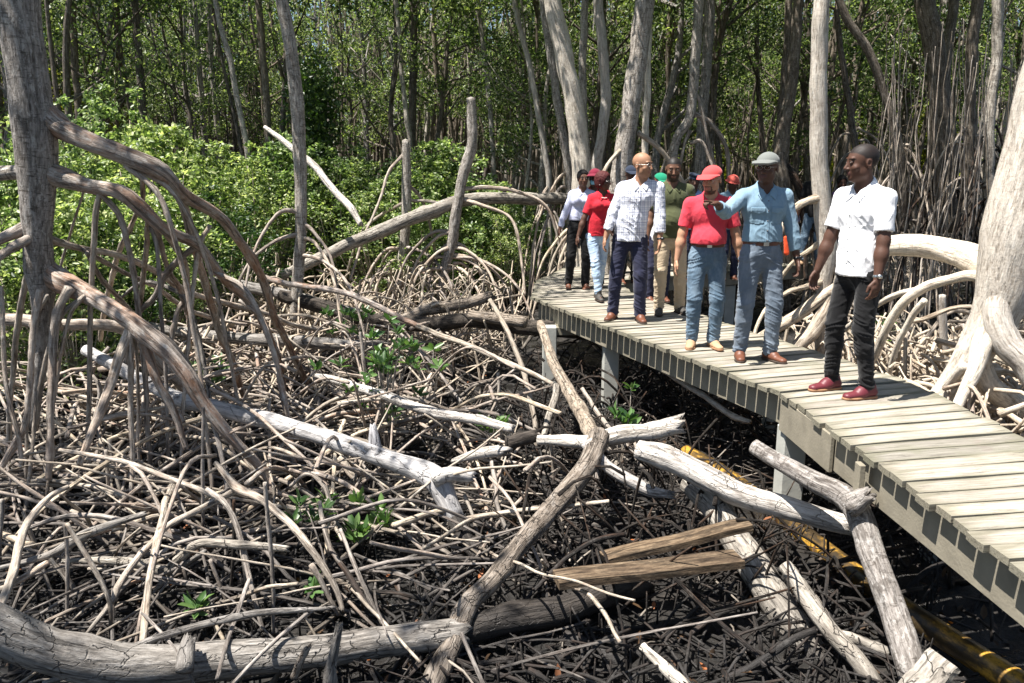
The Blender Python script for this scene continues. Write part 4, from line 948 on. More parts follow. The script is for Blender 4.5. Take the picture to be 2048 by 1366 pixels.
mid_tree('dark trunk with a fork above the shrubs left of the slim brown trunk', 'trunk_dark', 17, [(512, -60, 12), (520, 40, 13), (526, 120, 14), (534, 220, 14), (538, 320, 13), (540, 480, 12)], (), True, seed=20)
mid_tree('leaning grey brown stem over the middle of the bright shrubs', 'trunk', 16, [(420, -60, 9), (436, 30, 10), (458, 110, 11), (474, 190, 11), (486, 250, 11), (496, 320, 11), (500, 480, 10)], (), True, seed=21)
mid_tree('dark double trunk above the left shrubs', 'trunk_dark', 18, [(266, -60, 13), (272, 40, 13), (276, 110, 14), (284, 200, 15), (288, 260, 14), (290, 480, 13)], (), True, seed=22)
mid_tree('dark straight trunk just right of the large left mangrove', 'trunk_dark', 18, [(144, -60, 14), (146, 60, 14), (152, 160, 14), (156, 220, 13), (158, 480, 13)], (), True, seed=23)
for i, (lb, pts, Y, m) in enumerate([
    ('broad dark trunk with many roots right of the man in the white shirt', [(1842, -80, 34), (1850, 0, 36), (1866, 80, 38), (1876, 160, 36), (1880, 260, 34), (1884, 360, 44), (1884, 460, 50)], 13, 'trunk_dark'),
    ('dark grey trunk just right of the broad dark trunk', [(1916, -80, 18), (1908, 0, 19), (1898, 80, 19), (1890, 160, 20), (1898, 240, 24), (1900, 340, 30), (1902, 460, 40)], 14, 'trunk_dark'),
    ('brown trunk leaning left near the hanging roots', [(1965, -80, 22), (1956, 0, 22), (1944, 90, 22), (1940, 200, 20), (1936, 320, 22), (1934, 460, 26)], 12.5, 'trunk_dark'),
    ('grey trunk beside the massive white trunk on the right', [(2000, -80, 20), (1994, 20, 20), (1996, 110, 19), (1984, 190, 18), (1978, 300, 20), (1980, 460, 22)], 12, 'trunk'),
    ('long dark trunk leaning over the head of the man in the white shirt', [(1660, -60, 14), (1690, 30, 15), (1730, 90, 16), (1758, 150, 16), (1776, 210, 16), (1790, 260, 17), (1800, 340, 22), (1806, 460, 24)], 13, 'trunk_dark'),
    ('black slender trunk left of the white shirted man head', [(1672, 20, 10), (1680, 90, 11), (1690, 160, 12), (1702, 230, 13), (1712, 320, 13), (1716, 460, 13)], 15, 'trunk_dark')]):
    mid_tree(lb, m, Y, pts, fan(pts[-1][0], pts[-2][1] + 20, 16, 130, 650, 5.5, 30 + i), True, seed=40 + i, rootmat=['stick_dark', 'root', 'stick'][i % 3])
# hanging aerial roots on the right
t = bpy.data.objects.get('mangrove_tree')
HR = [o for o in COL.objects if o.get('label', '').startswith('brown trunk leaning left near')][0]
rs = random.Random(77)
for i in range(70):
    u = rs.uniform(1760, 2030); sl_ = rs.uniform(-70, 20)
    v0 = rs.uniform(30, 200); v1 = rs.uniform(380, 520); Y = rs.uniform(10.5, 13.5)
    trunk_limb(HR, [(u, v0, 1.6), (u + sl_ * .3, v0 + (v1 - v0) * .35, 2), (u + sl_ * .6, v0 + (v1 - v0) * .7, 2.3), (u + sl_, v1, 2.6)], rs.choice(['root', 'stick', 'trunk_dark']), 'aerial_root', Ys=(Y, Y), sides=5, wob=.02)
# ================================================================== FOREST behind, shrubs, ground tangle
def protect(x, y): # keep the walk and its edges clear
    return (x > -.1 and y < 10.8 and x < 3.4 and x > (9.6 - y) * .36 - .5) or (10.8 <= y < 15.5 and .2 < x < 8)
# variants of forest trees: a stem with limbs, and a crown
rs = np.random.RandomState(21)
protos = []
for k in range(9):
    root = empty('forest_tree', (0, 0, -50)); tb = TB(); ends = []
    ns = [1, 1, 2, 3, 2, 1, 3, 4, 2][k]
    Hh = rs.uniform(7.5, 10)
    for s in range(ns):
        r0 = rs.uniform(.04, .085) * (1.5 if ns == 1 else 1); a = rs.uniform(0, 6.28); sp_ = 0 if ns == 1 else rs.uniform(.4, 1.3)
        P = [(0 if ns == 1 else math.cos(a) * .12, math.sin(a) * .12, -.1)]
        x, y = P[0][0], P[0][1]
        for j in range(1, 7):
            f = j / 6; x += math.cos(a) * sp_ * .16 + rs.normal() * .13; y += math.sin(a) * sp_ * .16 + rs.normal() * .13
            P.append((x, y, Hh * f))
        tb.add(P, [r0 * (1.15 - .8 * j / 6) for j in range(7)], 7, .35, rough=.12, seed=k * 9 + s)
        ends.append(P[-1])
        for b in range(7):
            f = rs.uniform(.3, .95); i = min(5, int(f * 6)); q = np.array(P[i]) * (1 - (f * 6 - i)) + np.array(P[i + 1]) * (f * 6 - i)
            aa = rs.uniform(0, 6.28); L = rs.uniform(.7, 1.9); rr = r0 * .42
            d = np.array([math.cos(aa), math.sin(aa), .65])
            e1 = q + d * L * .5 + rs.normal(size=3) * .1; e2 = e1 + d * np.array([.8, .8, 1.2]) * L * .5 + rs.normal(size=3) * .12
            tb.add([q, e1, e2], [rr, rr * .7, rr * .3], 5, .3, rough=.1, seed=b)
            ends.append(tuple(e2)); ends.append(tuple(e1 + rs.normal(size=3) * .2))
    if k in (1, 3, 5, 7):
        for b in range(9):
            aa = rs.uniform(0, 6.28); L = rs.uniform(.4, 1.1); z = rs.uniform(.4, 1.3)
            tb.add([(0, 0, z), (math.cos(aa) * L * .5, math.sin(aa) * L * .5, z * .95), (math.cos(aa) * L, math.sin(aa) * L, -.1)], [.03, .025, .02], 5, .15, seed=b)
    o = tb.build('trunk', M[['trunk_dark', 'trunk', 'trunk_dark', 'trunk_dark', 'trunk', 'trunk_dark', 'trunk_dark', 'trunk', 'trunk_dark'][k]], root)
    ends = [e for e in ends if e[2] > 3.1]
    C = clumps(ends, rs.uniform(.3, .62, len(ends)), 120, rs, .6)
    V, F, r = leaves(C, .088, rs, .35)
    leaf_obj('crown', V, F, r, M['leaf'], root)
    protos.append(root)
labels = ['dark slender forest tree standing in the woods behind the clearing', 'grey barked forest tree standing in the woods behind the clearing',
          'dark two stemmed forest tree in the woods behind the clearing', 'dark three stemmed forest tree in the woods behind the clearing',
          'grey two stemmed forest tree in the woods behind the clearing', 'dark thin stemmed forest tree with stilt roots in the woods behind',
          'dark clump of three leaning stems in the woods behind', 'grey clump of four leaning stems in the woods behind', 'dark pair of crooked stems in the woods behind']
rs = np.random.RandomState(33); used = [False] * 9; cnt = 0; tries = 0; spots = []
while cnt < 290 and tries < 9000:
    tries += 1
    y = 17 + 34 * rs.uniform() ** 1.35; x = rs.uniform(-.78, .78) * y
    u = 1024 + x / y * FPX
    if y < 21 and u < 1000 and rs.uniform() < .75: continue
    if any((x - a) ** 2 + (y - b) ** 2 < (.55 if y < 30 else .35) for a, b in spots): continue
    if u > 1600 and rs.uniform() < .35 and y < 30: continue
    spots.append((x, y)); k = rs.randint(9)
    if used[k]: t = copy_tree(protos[k])
    else: t = protos[k]; used[k] = True
    s = rs.uniform(.85, 1.25)
    t.location = (x, y, MUD - .05); t.rotation_euler = (rs.uniform(-.05, .05), rs.uniform(-.06, .06), rs.uniform(0, 6.28))
    t.scale = (s, s, s * rs.uniform(.9, 1.15))
    tag(t, labels[k], 'tree', 'forest trees behind: ' + ['slender', 'grey', 'two stemmed', 'three stemmed', 'grey forked', 'stilted', 'leaning clumps', 'big clumps', 'crooked pairs'][k]); cnt += 1
for k in range(9):
    if not used[k]: print('UNUSED', k)
# far wood
rs = np.random.RandomState(40)
n = 1000
cx_ = rs.uniform(-52, 52, n); cy_ = rs.uniform(50, 60, n); cz_ = rs.uniform(.0, 15, n) * (1 - .30 * (cx_ > 12))
C = clumps(np.stack([cx_, cy_, cz_], 1), rs.uniform(1.0, 2.2, n), 100, rs, .8)
V, F, r = leaves(C, .36, rs, .5)
tag(leaf_obj('far_wood', V, F, r, M['leaf']), kind='stuff')
n = 1300
tb = TB()
for i in range(n):
    y = rs.uniform(26, 54); x = rs.uniform(-.74, .74) * y; a, b = rs.normal(size=2) * .5
    tb.add([(x, y, MUD), (x + a * .5 + rs.normal() * .2, y, 2.2), (x + a * 1.2 + rs.normal() * .3, y, 5), (x + a * 2 + rs.normal() * .3, y, 9)], [.055, .048, .04, .025], 5, 1.2, rough=0, seed=i)
tag(tb.build('far_stems', M['trunk_dark']), kind='stuff')
# ---- shrubs
def shrub_proto(seed, n, size, mat, h=3.0):
    rs = np.random.RandomState(seed); root = empty('leafy_shrub', (0, 0, -50))
    cs = []; tb = TB()
    for i in range(60):
        a = rs.uniform(0, 6.28); rr = rs.uniform(0, .85) ** .7; z = rs.uniform(.15, 1.) * h * (1 - .3 * rr)
        p = (math.cos(a) * rr, math.sin(a) * rr, z); cs.append(p)
        tb.add([(p[0] * .15, p[1] * .15, 0), (p[0] * .6, p[1] * .6, z * .5), p], [.014, .01, .005], 4, .25, rough=0, seed=i)
    tb.build('stems', M['stick'], root)
    rad = rs.uniform(.16, .38, 60)
    for i in range(36):
        a = rs.uniform(0, 6.28); rr = rs.uniform(0, 1.1); cs.append((math.cos(a) * rr, math.sin(a) * rr, h * rs.uniform(.75, 1.13) * (1 - .25 * rr)))
    rad = np.r_[rad, rs.uniform(.06, .15, 36)]
    C = clumps(cs, rad, n // 96, rs, 1.)
    V, F, r = leaves(C, size, rs, .3, .5)
    leaf_obj('foliage', V, F, r, M[mat], root); return root
sp_ = [shrub_proto(60, 6400, .06, 'leaf_bright'), shrub_proto(61, 6600, .07, 'leaf'), shrub_proto(62, 5600, .078, 'leaf_bright'), shrub_proto(63, 6000, .065, 'leaf_dark')]
su = [False] * 4
def shrub(u, vtop, Y, width, k, label, group):
    top = PY(u, vtop, Y); hgt = top.z - MUD
    t = sp_[k] if not su[k] else copy_tree(sp_[k]); su[k] = True
    t.location = (top.x, Y, MUD); t.rotation_euler = (0, 0, random.uniform(0, 6.28))
    t.scale = (width, width, hgt / 3); tag(t, label, 'shrub', group)
random.seed(12)
lb = ['bright green leafy shrub in the sunny thicket behind the left roots', 'light green bushy shrub in the sunny thicket left of centre', 'fresh green wide leaved shrub in the sunny thicket', 'darker green shrub in the thicket']
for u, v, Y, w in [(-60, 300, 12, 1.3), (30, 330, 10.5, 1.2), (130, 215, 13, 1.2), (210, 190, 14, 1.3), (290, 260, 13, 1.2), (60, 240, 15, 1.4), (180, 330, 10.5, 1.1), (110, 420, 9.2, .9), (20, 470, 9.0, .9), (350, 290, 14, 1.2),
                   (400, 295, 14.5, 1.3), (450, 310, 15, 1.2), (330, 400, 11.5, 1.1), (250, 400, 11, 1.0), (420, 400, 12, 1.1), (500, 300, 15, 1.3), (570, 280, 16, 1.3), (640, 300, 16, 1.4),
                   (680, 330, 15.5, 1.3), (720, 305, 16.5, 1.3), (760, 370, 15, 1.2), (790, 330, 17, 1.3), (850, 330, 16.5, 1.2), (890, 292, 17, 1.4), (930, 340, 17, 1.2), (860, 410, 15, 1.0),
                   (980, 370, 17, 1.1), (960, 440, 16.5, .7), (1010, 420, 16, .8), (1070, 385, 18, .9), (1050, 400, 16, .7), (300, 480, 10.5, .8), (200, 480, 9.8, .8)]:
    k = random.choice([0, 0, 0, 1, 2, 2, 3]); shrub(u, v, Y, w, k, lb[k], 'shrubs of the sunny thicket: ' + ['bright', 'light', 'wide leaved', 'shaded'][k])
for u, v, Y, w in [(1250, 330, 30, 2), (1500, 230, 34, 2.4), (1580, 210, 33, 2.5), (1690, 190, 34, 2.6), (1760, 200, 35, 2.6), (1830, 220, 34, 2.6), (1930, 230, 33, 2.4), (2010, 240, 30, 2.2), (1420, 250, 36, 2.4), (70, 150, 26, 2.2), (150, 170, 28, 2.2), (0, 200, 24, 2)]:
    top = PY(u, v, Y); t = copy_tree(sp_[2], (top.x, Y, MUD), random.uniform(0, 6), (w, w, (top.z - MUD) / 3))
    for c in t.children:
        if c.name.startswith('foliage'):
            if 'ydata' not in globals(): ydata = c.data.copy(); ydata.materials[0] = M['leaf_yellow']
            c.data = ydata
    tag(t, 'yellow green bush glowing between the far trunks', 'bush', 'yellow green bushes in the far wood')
# feathery sapling column
t = empty('young_tree', PY(640, 400, 17)); t.location.z = MUD; tag(t, 'feathery dark green young tree standing behind the thicket', 'tree')
rs = np.random.RandomState(90); top = PY(645, 140, 17).z - MUD
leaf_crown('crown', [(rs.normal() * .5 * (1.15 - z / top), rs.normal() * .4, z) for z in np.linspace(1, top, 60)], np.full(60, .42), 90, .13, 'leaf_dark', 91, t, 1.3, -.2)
local_t = TB().add([(0, 0, 0), (.05, 0, top * .5), (0, 0, top)], [.05, .04, .01], 6).build('trunk', M['trunk_dark'], t)
# unseen tree left behind the viewpoint, added to cast dappled shade on near mud
def shade_tree(x, y, label, seed, rad, n, zl=4.6):
    t = empty('unseen_shade_tree', (x, y, MUD)); tag(t, label, 'tree')
    rs = np.random.RandomState(seed)
    TB().add([(0, 0, 0), (.1, 0, 2.5), (.0, .1, 5), (.2, .1, 8)], [.17, .15, .12, .06], 16, seed=seed).build('trunk', M['trunk'], t)
    leaf_crown('crown', [(rs.uniform(-rad, rad), rs.uniform(-rad, rad), rs.uniform(zl, zl + 3.5)) for _ in range(n)], rs.uniform(.3, .6, n), 100, .13, 'leaf', seed, t)
shade_tree(-4.1, .7, 'unseen mangrove added to shade the near mud from behind the viewpoint on the left', 71, 2.3, 40)

# ---- ground tangle
def rnd_arch(rs, x, y, h, L, r):
    a = rs.uniform(0, 6.28); c, s = math.cos(a), math.sin(a)
    z0 = float(ground_z([x], [y])[0])
    return [(x, y, z0 + h), (x + c * L * .35, y + s * L * .35, z0 + h * rs.uniform(.85, 1.15)), (x + c * L * .75, y + s * L * .75, z0 + h * .5), (x + c * L, y + s * L, z0 - .04)], [r * 1.2, r, r * .9, r * .8]
def rnd_stick(rs, x, y, h, L, r, bend=.025):
    a = rs.uniform(0, 6.28); c, s = math.cos(a), math.sin(a); z0 = float(ground_z([x], [y])[0])
    b = rs.normal(size=3) * bend * L
    return [(x, y, z0 - .02), (x + c * L * .5 + b[0], y + s * L * .5 + b[1], z0 + h * .5 + abs(b[2])), (x + c * L, y + s * L, z0 + h)], [r, r * .9, r * .6]
rs = np.random.RandomState(101)
def inview(x, y, m=.05): return abs(x) < (.643 + m) * y
GA = ('prop_root', 'thin tan prop root arching down into the tangled mud left of the boardwalk', 'root', 'loose prop roots left of the boardwalk')
GB = ('prop_root', 'pale prop root arching in the sunlit tangle right of the boardwalk', 'root', 'loose prop roots right of the boardwalk')
n = 0
while n < 150:
    y = 4.8 + 6.5 * rs.uniform(); x = rs.uniform(-.7, .12) * y
    if protect(x, y) or not inview(x, y): continue
    if rs.uniform() < .5 and x > -.8 and y < 8: continue
    h = rs.uniform(.2, .85) * min(1, .5 + (y - 3.5) * .12); L = rs.uniform(1.0, 2.6); r = rs.uniform(.011, .023)
    P, R = (rnd_arch if rs.uniform() < .45 else rnd_stick)(rs, x, y, h, L, r)
    if any(protect(p[0], p[1]) for p in P): continue
    tag(TB().add(P, R, 7, .08, rough=.14, wob=.015, seed=n).build(GA[0], M[['root', 'root_pale', 'stick', 'root_pale', 'root_orange'][rs.randint(5)]]), *GA[1:]); n += 1
n = 0
while n < 150:
    y = 5.5 + 11 * rs.uniform(); x = rs.uniform(.15, .72) * y
    if protect(x, y) or not inview(x, y): continue
    if x < 3.3: continue
    h = rs.uniform(.2, 1.1); L = rs.uniform(.5, 1.7); r = rs.uniform(.008, .024)
    P, R = (rnd_arch if rs.uniform() < .55 else rnd_stick)(rs, x, y, h, L, r)
    if any(protect(p[0], p[1]) for p in P): continue
    tag(TB().add(P, R, 7, .08, rough=.14, wob=.015, seed=n).build(GB[0], M[['root_pale', 'root_pale', 'stick', 'root', 'drift_white'][rs.randint(5)]]), *GB[1:]); n += 1
# the uncountable rest: fine twigs and roots
def tangle(name, mat, cnt, ylo, yhi, hmax, lmax, rlo, rhi, seed, xl=-.72, xh=.72, far=False, pe=1., straight=False, under=False):
    rs = np.random.RandomState(seed); tb = TB(); n = 0
    while n < cnt:
        y = ylo + (yhi - ylo) * rs.uniform() ** pe; x = rs.uniform(xl, xh) * y
        if under and not (protect(x, y) or protect(x + .8, y + .4)): continue
        if protect(x, y) and hmax > .3 and not under: continue
        if hmax < .7 and y < 8 and x > .9:
            q = np.array([x, y]); a_ = np.array(P1[0][:2]); b_ = np.array(P1[-1][:2]); t_ = np.clip((q - a_) @ (b_ - a_) / ((b_ - a_) @ (b_ - a_)), 0, 1)
            if np.linalg.norm(q - a_ - t_ * (b_ - a_)) < .38 and rs.uniform() < .85: continue
        if mat != 'stick_dark' and hmax < .95 and abs(x + .30 * (y - 5.0) + .55 + .25 * (y - 5)) < .35 and 4.6 < y < 7.4 and rs.uniform() < .7: continue
        if mat != 'stick_dark' and -1.3 < x < 1.2 and 5.2 < y < 9.2 and rs.uniform() < .65: continue
        h = rs.uniform(0, hmax); L = rs.uniform(.15 if lmax < 1.7 else .8, lmax); r = rs.uniform(rlo, rhi)
        P, R = (rnd_arch if rs.uniform() < (.12 if straight else .35) else rnd_stick)(rs, x, y, h, L, r)
        if not under and hmax > .3 and any(protect(p[0], p[1]) for p in P): continue
        tb.add(P, R, 5, .1, rough=.1, wob=.012, seed=n); n += 1
    tag(tb.build(name, M[mat]), kind='stuff')
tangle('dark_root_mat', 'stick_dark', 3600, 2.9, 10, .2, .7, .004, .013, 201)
tangle('twig_litter', 'stick', 450, 3., 11, .2, .55, .003, .008, 202)
tangle('distant_root_mat', 'root_pale', 1300, 8.8, 19, 1.0, 1.6, .008, .020, 203)
tangle('pale_root_mat', 'root_pale', 2600, 5.5, 17, .9, 1.5, .008, .024, 204, .33, .74)
tangle('loose_root_pile', 'root', 330, 5.0, 12.5, 1.0, 2.2, .009, .018, 208, -.7, .04)
tangle('loose_stick_pile', 'root_pale', 360, 4.6, 12, .85, 2.4, .008, .017, 209, -.7, .05, straight=True)
tangle('near_stick_pile', 'stick', 130, 3.6, 6.5, .5, 1.9, .007, .014, 210, -.7, -.08, straight=True)
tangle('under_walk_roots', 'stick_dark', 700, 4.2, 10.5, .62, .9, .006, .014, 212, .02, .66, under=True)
tangle('middle_stick_pile', 'stick', 90, 5.0, 8.5, .25, 1.0, .005, .011, 211, -.2, .25, straight=True)
tangle('thicket_roots', 'root_pale', 620, 10.5, 14.5, 1.25, 1.6, .009, .020, 213, -.45, .03)
tangle('wood_floor_roots', 'root', 1800, 17, 34, 1.0, 1.8, .012, .028, 205)
# upright breathing roots
rs = np.random.RandomState(206); tb = TB()
for i in range(1600):
    y = rs.uniform(3, 9); x = rs.uniform(-.7, .6) * y; z = float(ground_z([x], [y])[0]); h = rs.uniform(.05, .2)
    tb.add([(x, y, z - .02), (x + rs.normal() * .015, y + rs.normal() * .015, z + h)], [.008, .004], 5, .08, rough=.0, seed=i)
tag(tb.build('breathing_roots', M['stick_dark']), kind='stuff')
# fallen leaves
rs = np.random.RandomState(207); n = 1300
y = rs.uniform(3, 11, n); x = rs.uniform(-.7, .7, n) * y; z = ground_z(x, y) + rs.uniform(.01, .08, n)
V, F, r = leaves(np.stack([x, y, z], 1), .075, rs, .9)
lm = leaf_mat('fallen_leaf', [(.05, .03, .018), (.09, .05, .025), (.10, .055, .03), (.07, .045, .03), (.06, .04, .03), (.10, .05, .03), (.40, .13, .04)], .1, .55)
tag(leaf_obj('leaf_litter', V, F, r, lm), kind='stuff')
# ---- seedlings
def seedling(u, v, Y, s, n, label):
    b = PY(u, v, Y); g = float(ground_z([b.x], [b.y])[0]); t = empty('mangrove_seedling', (b.x, b.y, g)); tag(t, label, 'seedling')
    rs = np.random.RandomState(int(u)); tb = TB(); Cs = []; D = []
    for i in range(n):
        top = np.array([rs.normal() * s * .5, rs.normal() * s * .4, b.z - g + rs.normal() * s * .45]) if n > 1 else np.array([0, 0, b.z - g])
        top[2] = max(.08, top[2])
        tb.add([(rs.normal() * .02, rs.normal() * .02, -.03), top * np.array([.5, .5, .6]), top], [.006, .005, .004], 5, .1, rough=0)
        for j in range(9):
            a = j * 2.4 + rs.uniform(); e = rs.uniform(.1, 1.1)
            Cs.append(top - np.array([0, 0, .015 * (j % 3)])); D.append((math.cos(a) * math.cos(e), math.sin(a) * math.cos(e), math.sin(e)))
    tb.build('stem', M['stick'], t)
    V, F, r = leaves(np.array(Cs), .11, rs, .5, .36, dirs=np.array(D) * 3)
    leaf_obj('foliage', V, F, r, M['leaf_sap'], t)
seedling(765, 730, 7.2, .42, 30, 'largest leafy seedling cluster behind the long bleached log')
seedling(725, 1040, 5.2, .24, 12, 'dark green seedling cluster near the lower middle')
seedling(625, 1175, 4.4, .05, 1, 'bright single seedling above the bottom left log')
seedling(390, 1215, 4.2, .04, 2, 'small dark seedling at the bottom left')
seedling(1240, 835, 6.3, .12, 4, 'pale seedling below the boardwalk beside the sawn log')
seedling(1262, 775, 6.9, .05, 1, 'thin seedling rising under the boardwalk')
seedling(990, 845, 6.6, .16, 4, 'low seedling beside the end of the bleached log')
seedling(610, 1020, 5.1, .12, 3, 'slender seedling left of the dark green cluster')
seedling(700, 645, 9.8, .3, 12, 'seedling patch in front of the grey fallen logs')
seedling(860, 720, 8.0, .2, 4, 'faint seedling right of the largest cluster')
seedling(430, 740, 8.2, .25, 8, 'seedling growing between the roots of the left mangrove')
seedling(1780, 660, 9.5, .2, 5, 'seedling in the bleached roots right of the boardwalk')
# ================================================================== PEOPLE: signed distance bodies, meshed with surface nets
F32 = np.float32
class SDF:
    def __init__(s, lo, hi, h):
        s.h = h; s.lo = np.array(lo, float)
        s.n = np.ceil((np.array(hi) - s.lo) / h).astype(int) + 1
        s.ax = [(s.lo[i] + h * np.arange(s.n[i])).astype(F32) for i in range(3)]
        s.g = np.full(s.n, .2, dtype=F32)
    def box(s, lo, hi):
        a = np.clip(np.floor((np.array(lo) - s.lo) / s.h).astype(int), 0, s.n)
        b = np.clip(np.ceil((np.array(hi) - s.lo) / s.h).astype(int) + 1, 0, s.n)
        sl_ = tuple(slice(a[i], b[i]) for i in range(3))
        G = np.stack(np.meshgrid(*[s.ax[i][sl_[i]] for i in range(3)], indexing='ij'), -1)
        return sl_, G
    def comb(s, sl_, d, k, op='u'):
        g = s.g[sl_]
        if op == 'u':
            if k > 0:
                hh = np.clip(.5 + .5 * (g - d) / k, 0, 1); s.g[sl_] = g * (1 - hh) + d * hh - k * hh * (1 - hh)
            else: s.g[sl_] = np.minimum(g, d)
        else: # subtract
            hh = np.clip(.5 - .5 * (g + d) / max(k, 1e-4), 0, 1); s.g[sl_] = g * (1 - hh) - d * hh + k * hh * (1 - hh)
    def cap(s, a, b, ra, rb, k=.02, flat=1., fd=(0, 1, 0), op='u'):
        """tapered capsule, squashed by flat along direction fd"""
        a = np.array(a, float); b = np.array(b, float); m = max(ra, rb) + k * 1.5 + .015
        sl_, G = s.box(np.minimum(a, b) - m, np.maximum(a, b) + m)
        if G.size == 0: return
        P = G - a.astype(F32); ba = b - a
        if flat != 1.:
            fd = np.array(fd, float); fd /= np.linalg.norm(fd)
            P = P + (P @ fd.astype(F32))[..., None] * (fd * (1 / flat - 1)).astype(F32); ba = ba + (ba @ fd) * fd * (1 / flat - 1)
        t = np.clip((P @ ba.astype(F32)) / max(ba @ ba, 1e-9), 0, 1)
        d = np.linalg.norm(P - t[..., None] * ba.astype(F32), axis=-1) - (ra + (rb - ra) * t)
        if flat != 1.: d = d * (.5 + .5 * flat)
        s.comb(sl_, d, k, op)
    def ell(s, c, r, R=None, k=.015, op='u'):
        c = np.array(c, float); r = np.array(r, float); m = r.max() + k * 1.5 + .01
        sl_, G = s.box(c - m, c + m)
        if G.size == 0: return
        P = G - c.astype(F32)
        if R is not None: P = P @ np.array(R).astype(F32)
        q = P / r.astype(F32); L = np.linalg.norm(q, axis=-1); L2 = np.linalg.norm(P / (r * r).astype(F32), axis=-1)
        d = np.where(L2 > 1e-6, L * (L - 1) / np.maximum(L2, 1e-6), -r.min())
        s.comb(sl_, d.astype(F32), k, op)
    def cut(s, n, o):
        """keep the side where (p-o).n < 0"""
        n = np.array(n, float); n /= np.linalg.norm(n); o = np.array(o, float)
        d = (s.ax[0][:, None, None] - F32(o[0])) * F32(n[0]) + (s.ax[1][None, :, None] - F32(o[1])) * F32(n[1]) + (s.ax[2][None, None, :] - F32(o[2])) * F32(n[2])
        s.g = np.maximum(s.g, d)
    def cutlocal(s, n, o, a, b, axis=None):
        """plane cut applied only inside box a..b"""
        sl_, G = s.box(a, b); n = np.array(n, float); n /= np.linalg.norm(n)
        d = (G - np.array(o, dtype=F32)) @ n.astype(F32)
        if axis is not None:
            q = G - axis[0].astype(F32); q = q - (q @ axis[1].astype(F32))[..., None] * axis[1].astype(F32)
            d = np.where(np.linalg.norm(q, axis=-1) < axis[2], d, -1)
        s.g[sl_] = np.maximum(s.g[sl_], d)
    def mesh(s):
        g = s.g; S = g < 0; n = s.n
        c = [(dx, dy, dz) for dx in (0, 1) for dy in (0, 1) for dz in (0, 1)]
        def sub(A, d): return A[d[0]:n[0] - 1 + d[0], d[1]:n[1] - 1 + d[1], d[2]:n[2] - 1 + d[2]]
        cnt = sum(sub(S, d).astype(np.int8) for d in c)
        act = (cnt > 0) & (cnt < 8); I = np.argwhere(act)
        idx = np.full(act.shape, -1, dtype=np.int64); idx[act] = np.arange(len(I))
        acc = np.zeros((len(I), 3)); w = np.zeros(len(I))
        val = {d: g[I[:, 0] + d[0], I[:, 1] + d[1], I[:, 2] + d[2]] for d in c}
        for d in c:
            for a in range(3):
                if d[a] == 0:
                    e = list(d); e[a] = 1; e = tuple(e); v0, v1 = val[d], val[e]
                    m = (v0 < 0) != (v1 < 0); t = np.where(m, v0 / np.where(np.abs(v0 - v1) < 1e-12, 1, v0 - v1), 0)
                    p = np.tile(np.array(d, float), (len(I), 1)); p[:, a] = t
                    acc[m] += p[m]; w[m] += 1
        V = s.lo + (I + acc / w[:, None]) * s.h
        Fs = []
        for a in range(3):
            b, cc = (a + 1) % 3, (a + 2) % 3
            A0 = [slice(None)] * 3; A1 = [slice(None)] * 3; A0[a] = slice(0, n[a] - 1); A1[a] = slice(1, n[a])
            x = S[tuple(A0)] != S[tuple(A1)]
            E = np.argwhere(x); E = E[(E[:, b] > 0) & (E[:, cc] > 0) & (E[:, b] < n[b] - 1) & (E[:, cc] < n[cc] - 1)]
            ins = S[E[:, 0], E[:, 1], E[:, 2]]
            q = []
            for (ob, oc) in ((-1, -1), (0, -1), (0, 0), (-1, 0)):
                Q = E.copy(); Q[:, b] += ob; Q[:, cc] += oc; q.append(idx[Q[:, 0], Q[:, 1], Q[:, 2]])
            q = np.stack(q, 1); q[~ins] = q[~ins][:, ::-1]; Fs.append(q)
        Fq = np.concatenate(Fs); Fq = Fq[(Fq >= 0).all(1)]
        return V, Fq
def smooth_mesh(V, Fq, it=1, lam=.5):
    for _ in range(it):
        A = np.zeros_like(V); w = np.zeros(len(V))
        for i in range(4):
            for j in (1, 3):
                np.add.at(A, Fq[:, i], V[Fq[:, (i + j) % 4]]); np.add.at(w, Fq[:, i], 1)
        V = V * (1 - lam) + lam * A / np.maximum(w, 1)[:, None]
    return V
def vnormals(V, Fq):
    nn = np.cross(V[Fq[:, 2]] - V[Fq[:, 0]], V[Fq[:, 3]] - V[Fq[:, 1]]); N = np.zeros_like(V)
    for i in range(4): np.add.at(N, Fq[:, i], nn)
    return N / (np.linalg.norm(N, axis=1)[:, None] + 1e-12)
def rotm(yaw, pitch=0., roll=0.):
    return np.array(Matrix.Rotation(yaw, 3, 'Z') @ Matrix.Rotation(pitch, 3, 'X') @ Matrix.Rotation(roll, 3, 'Y'))

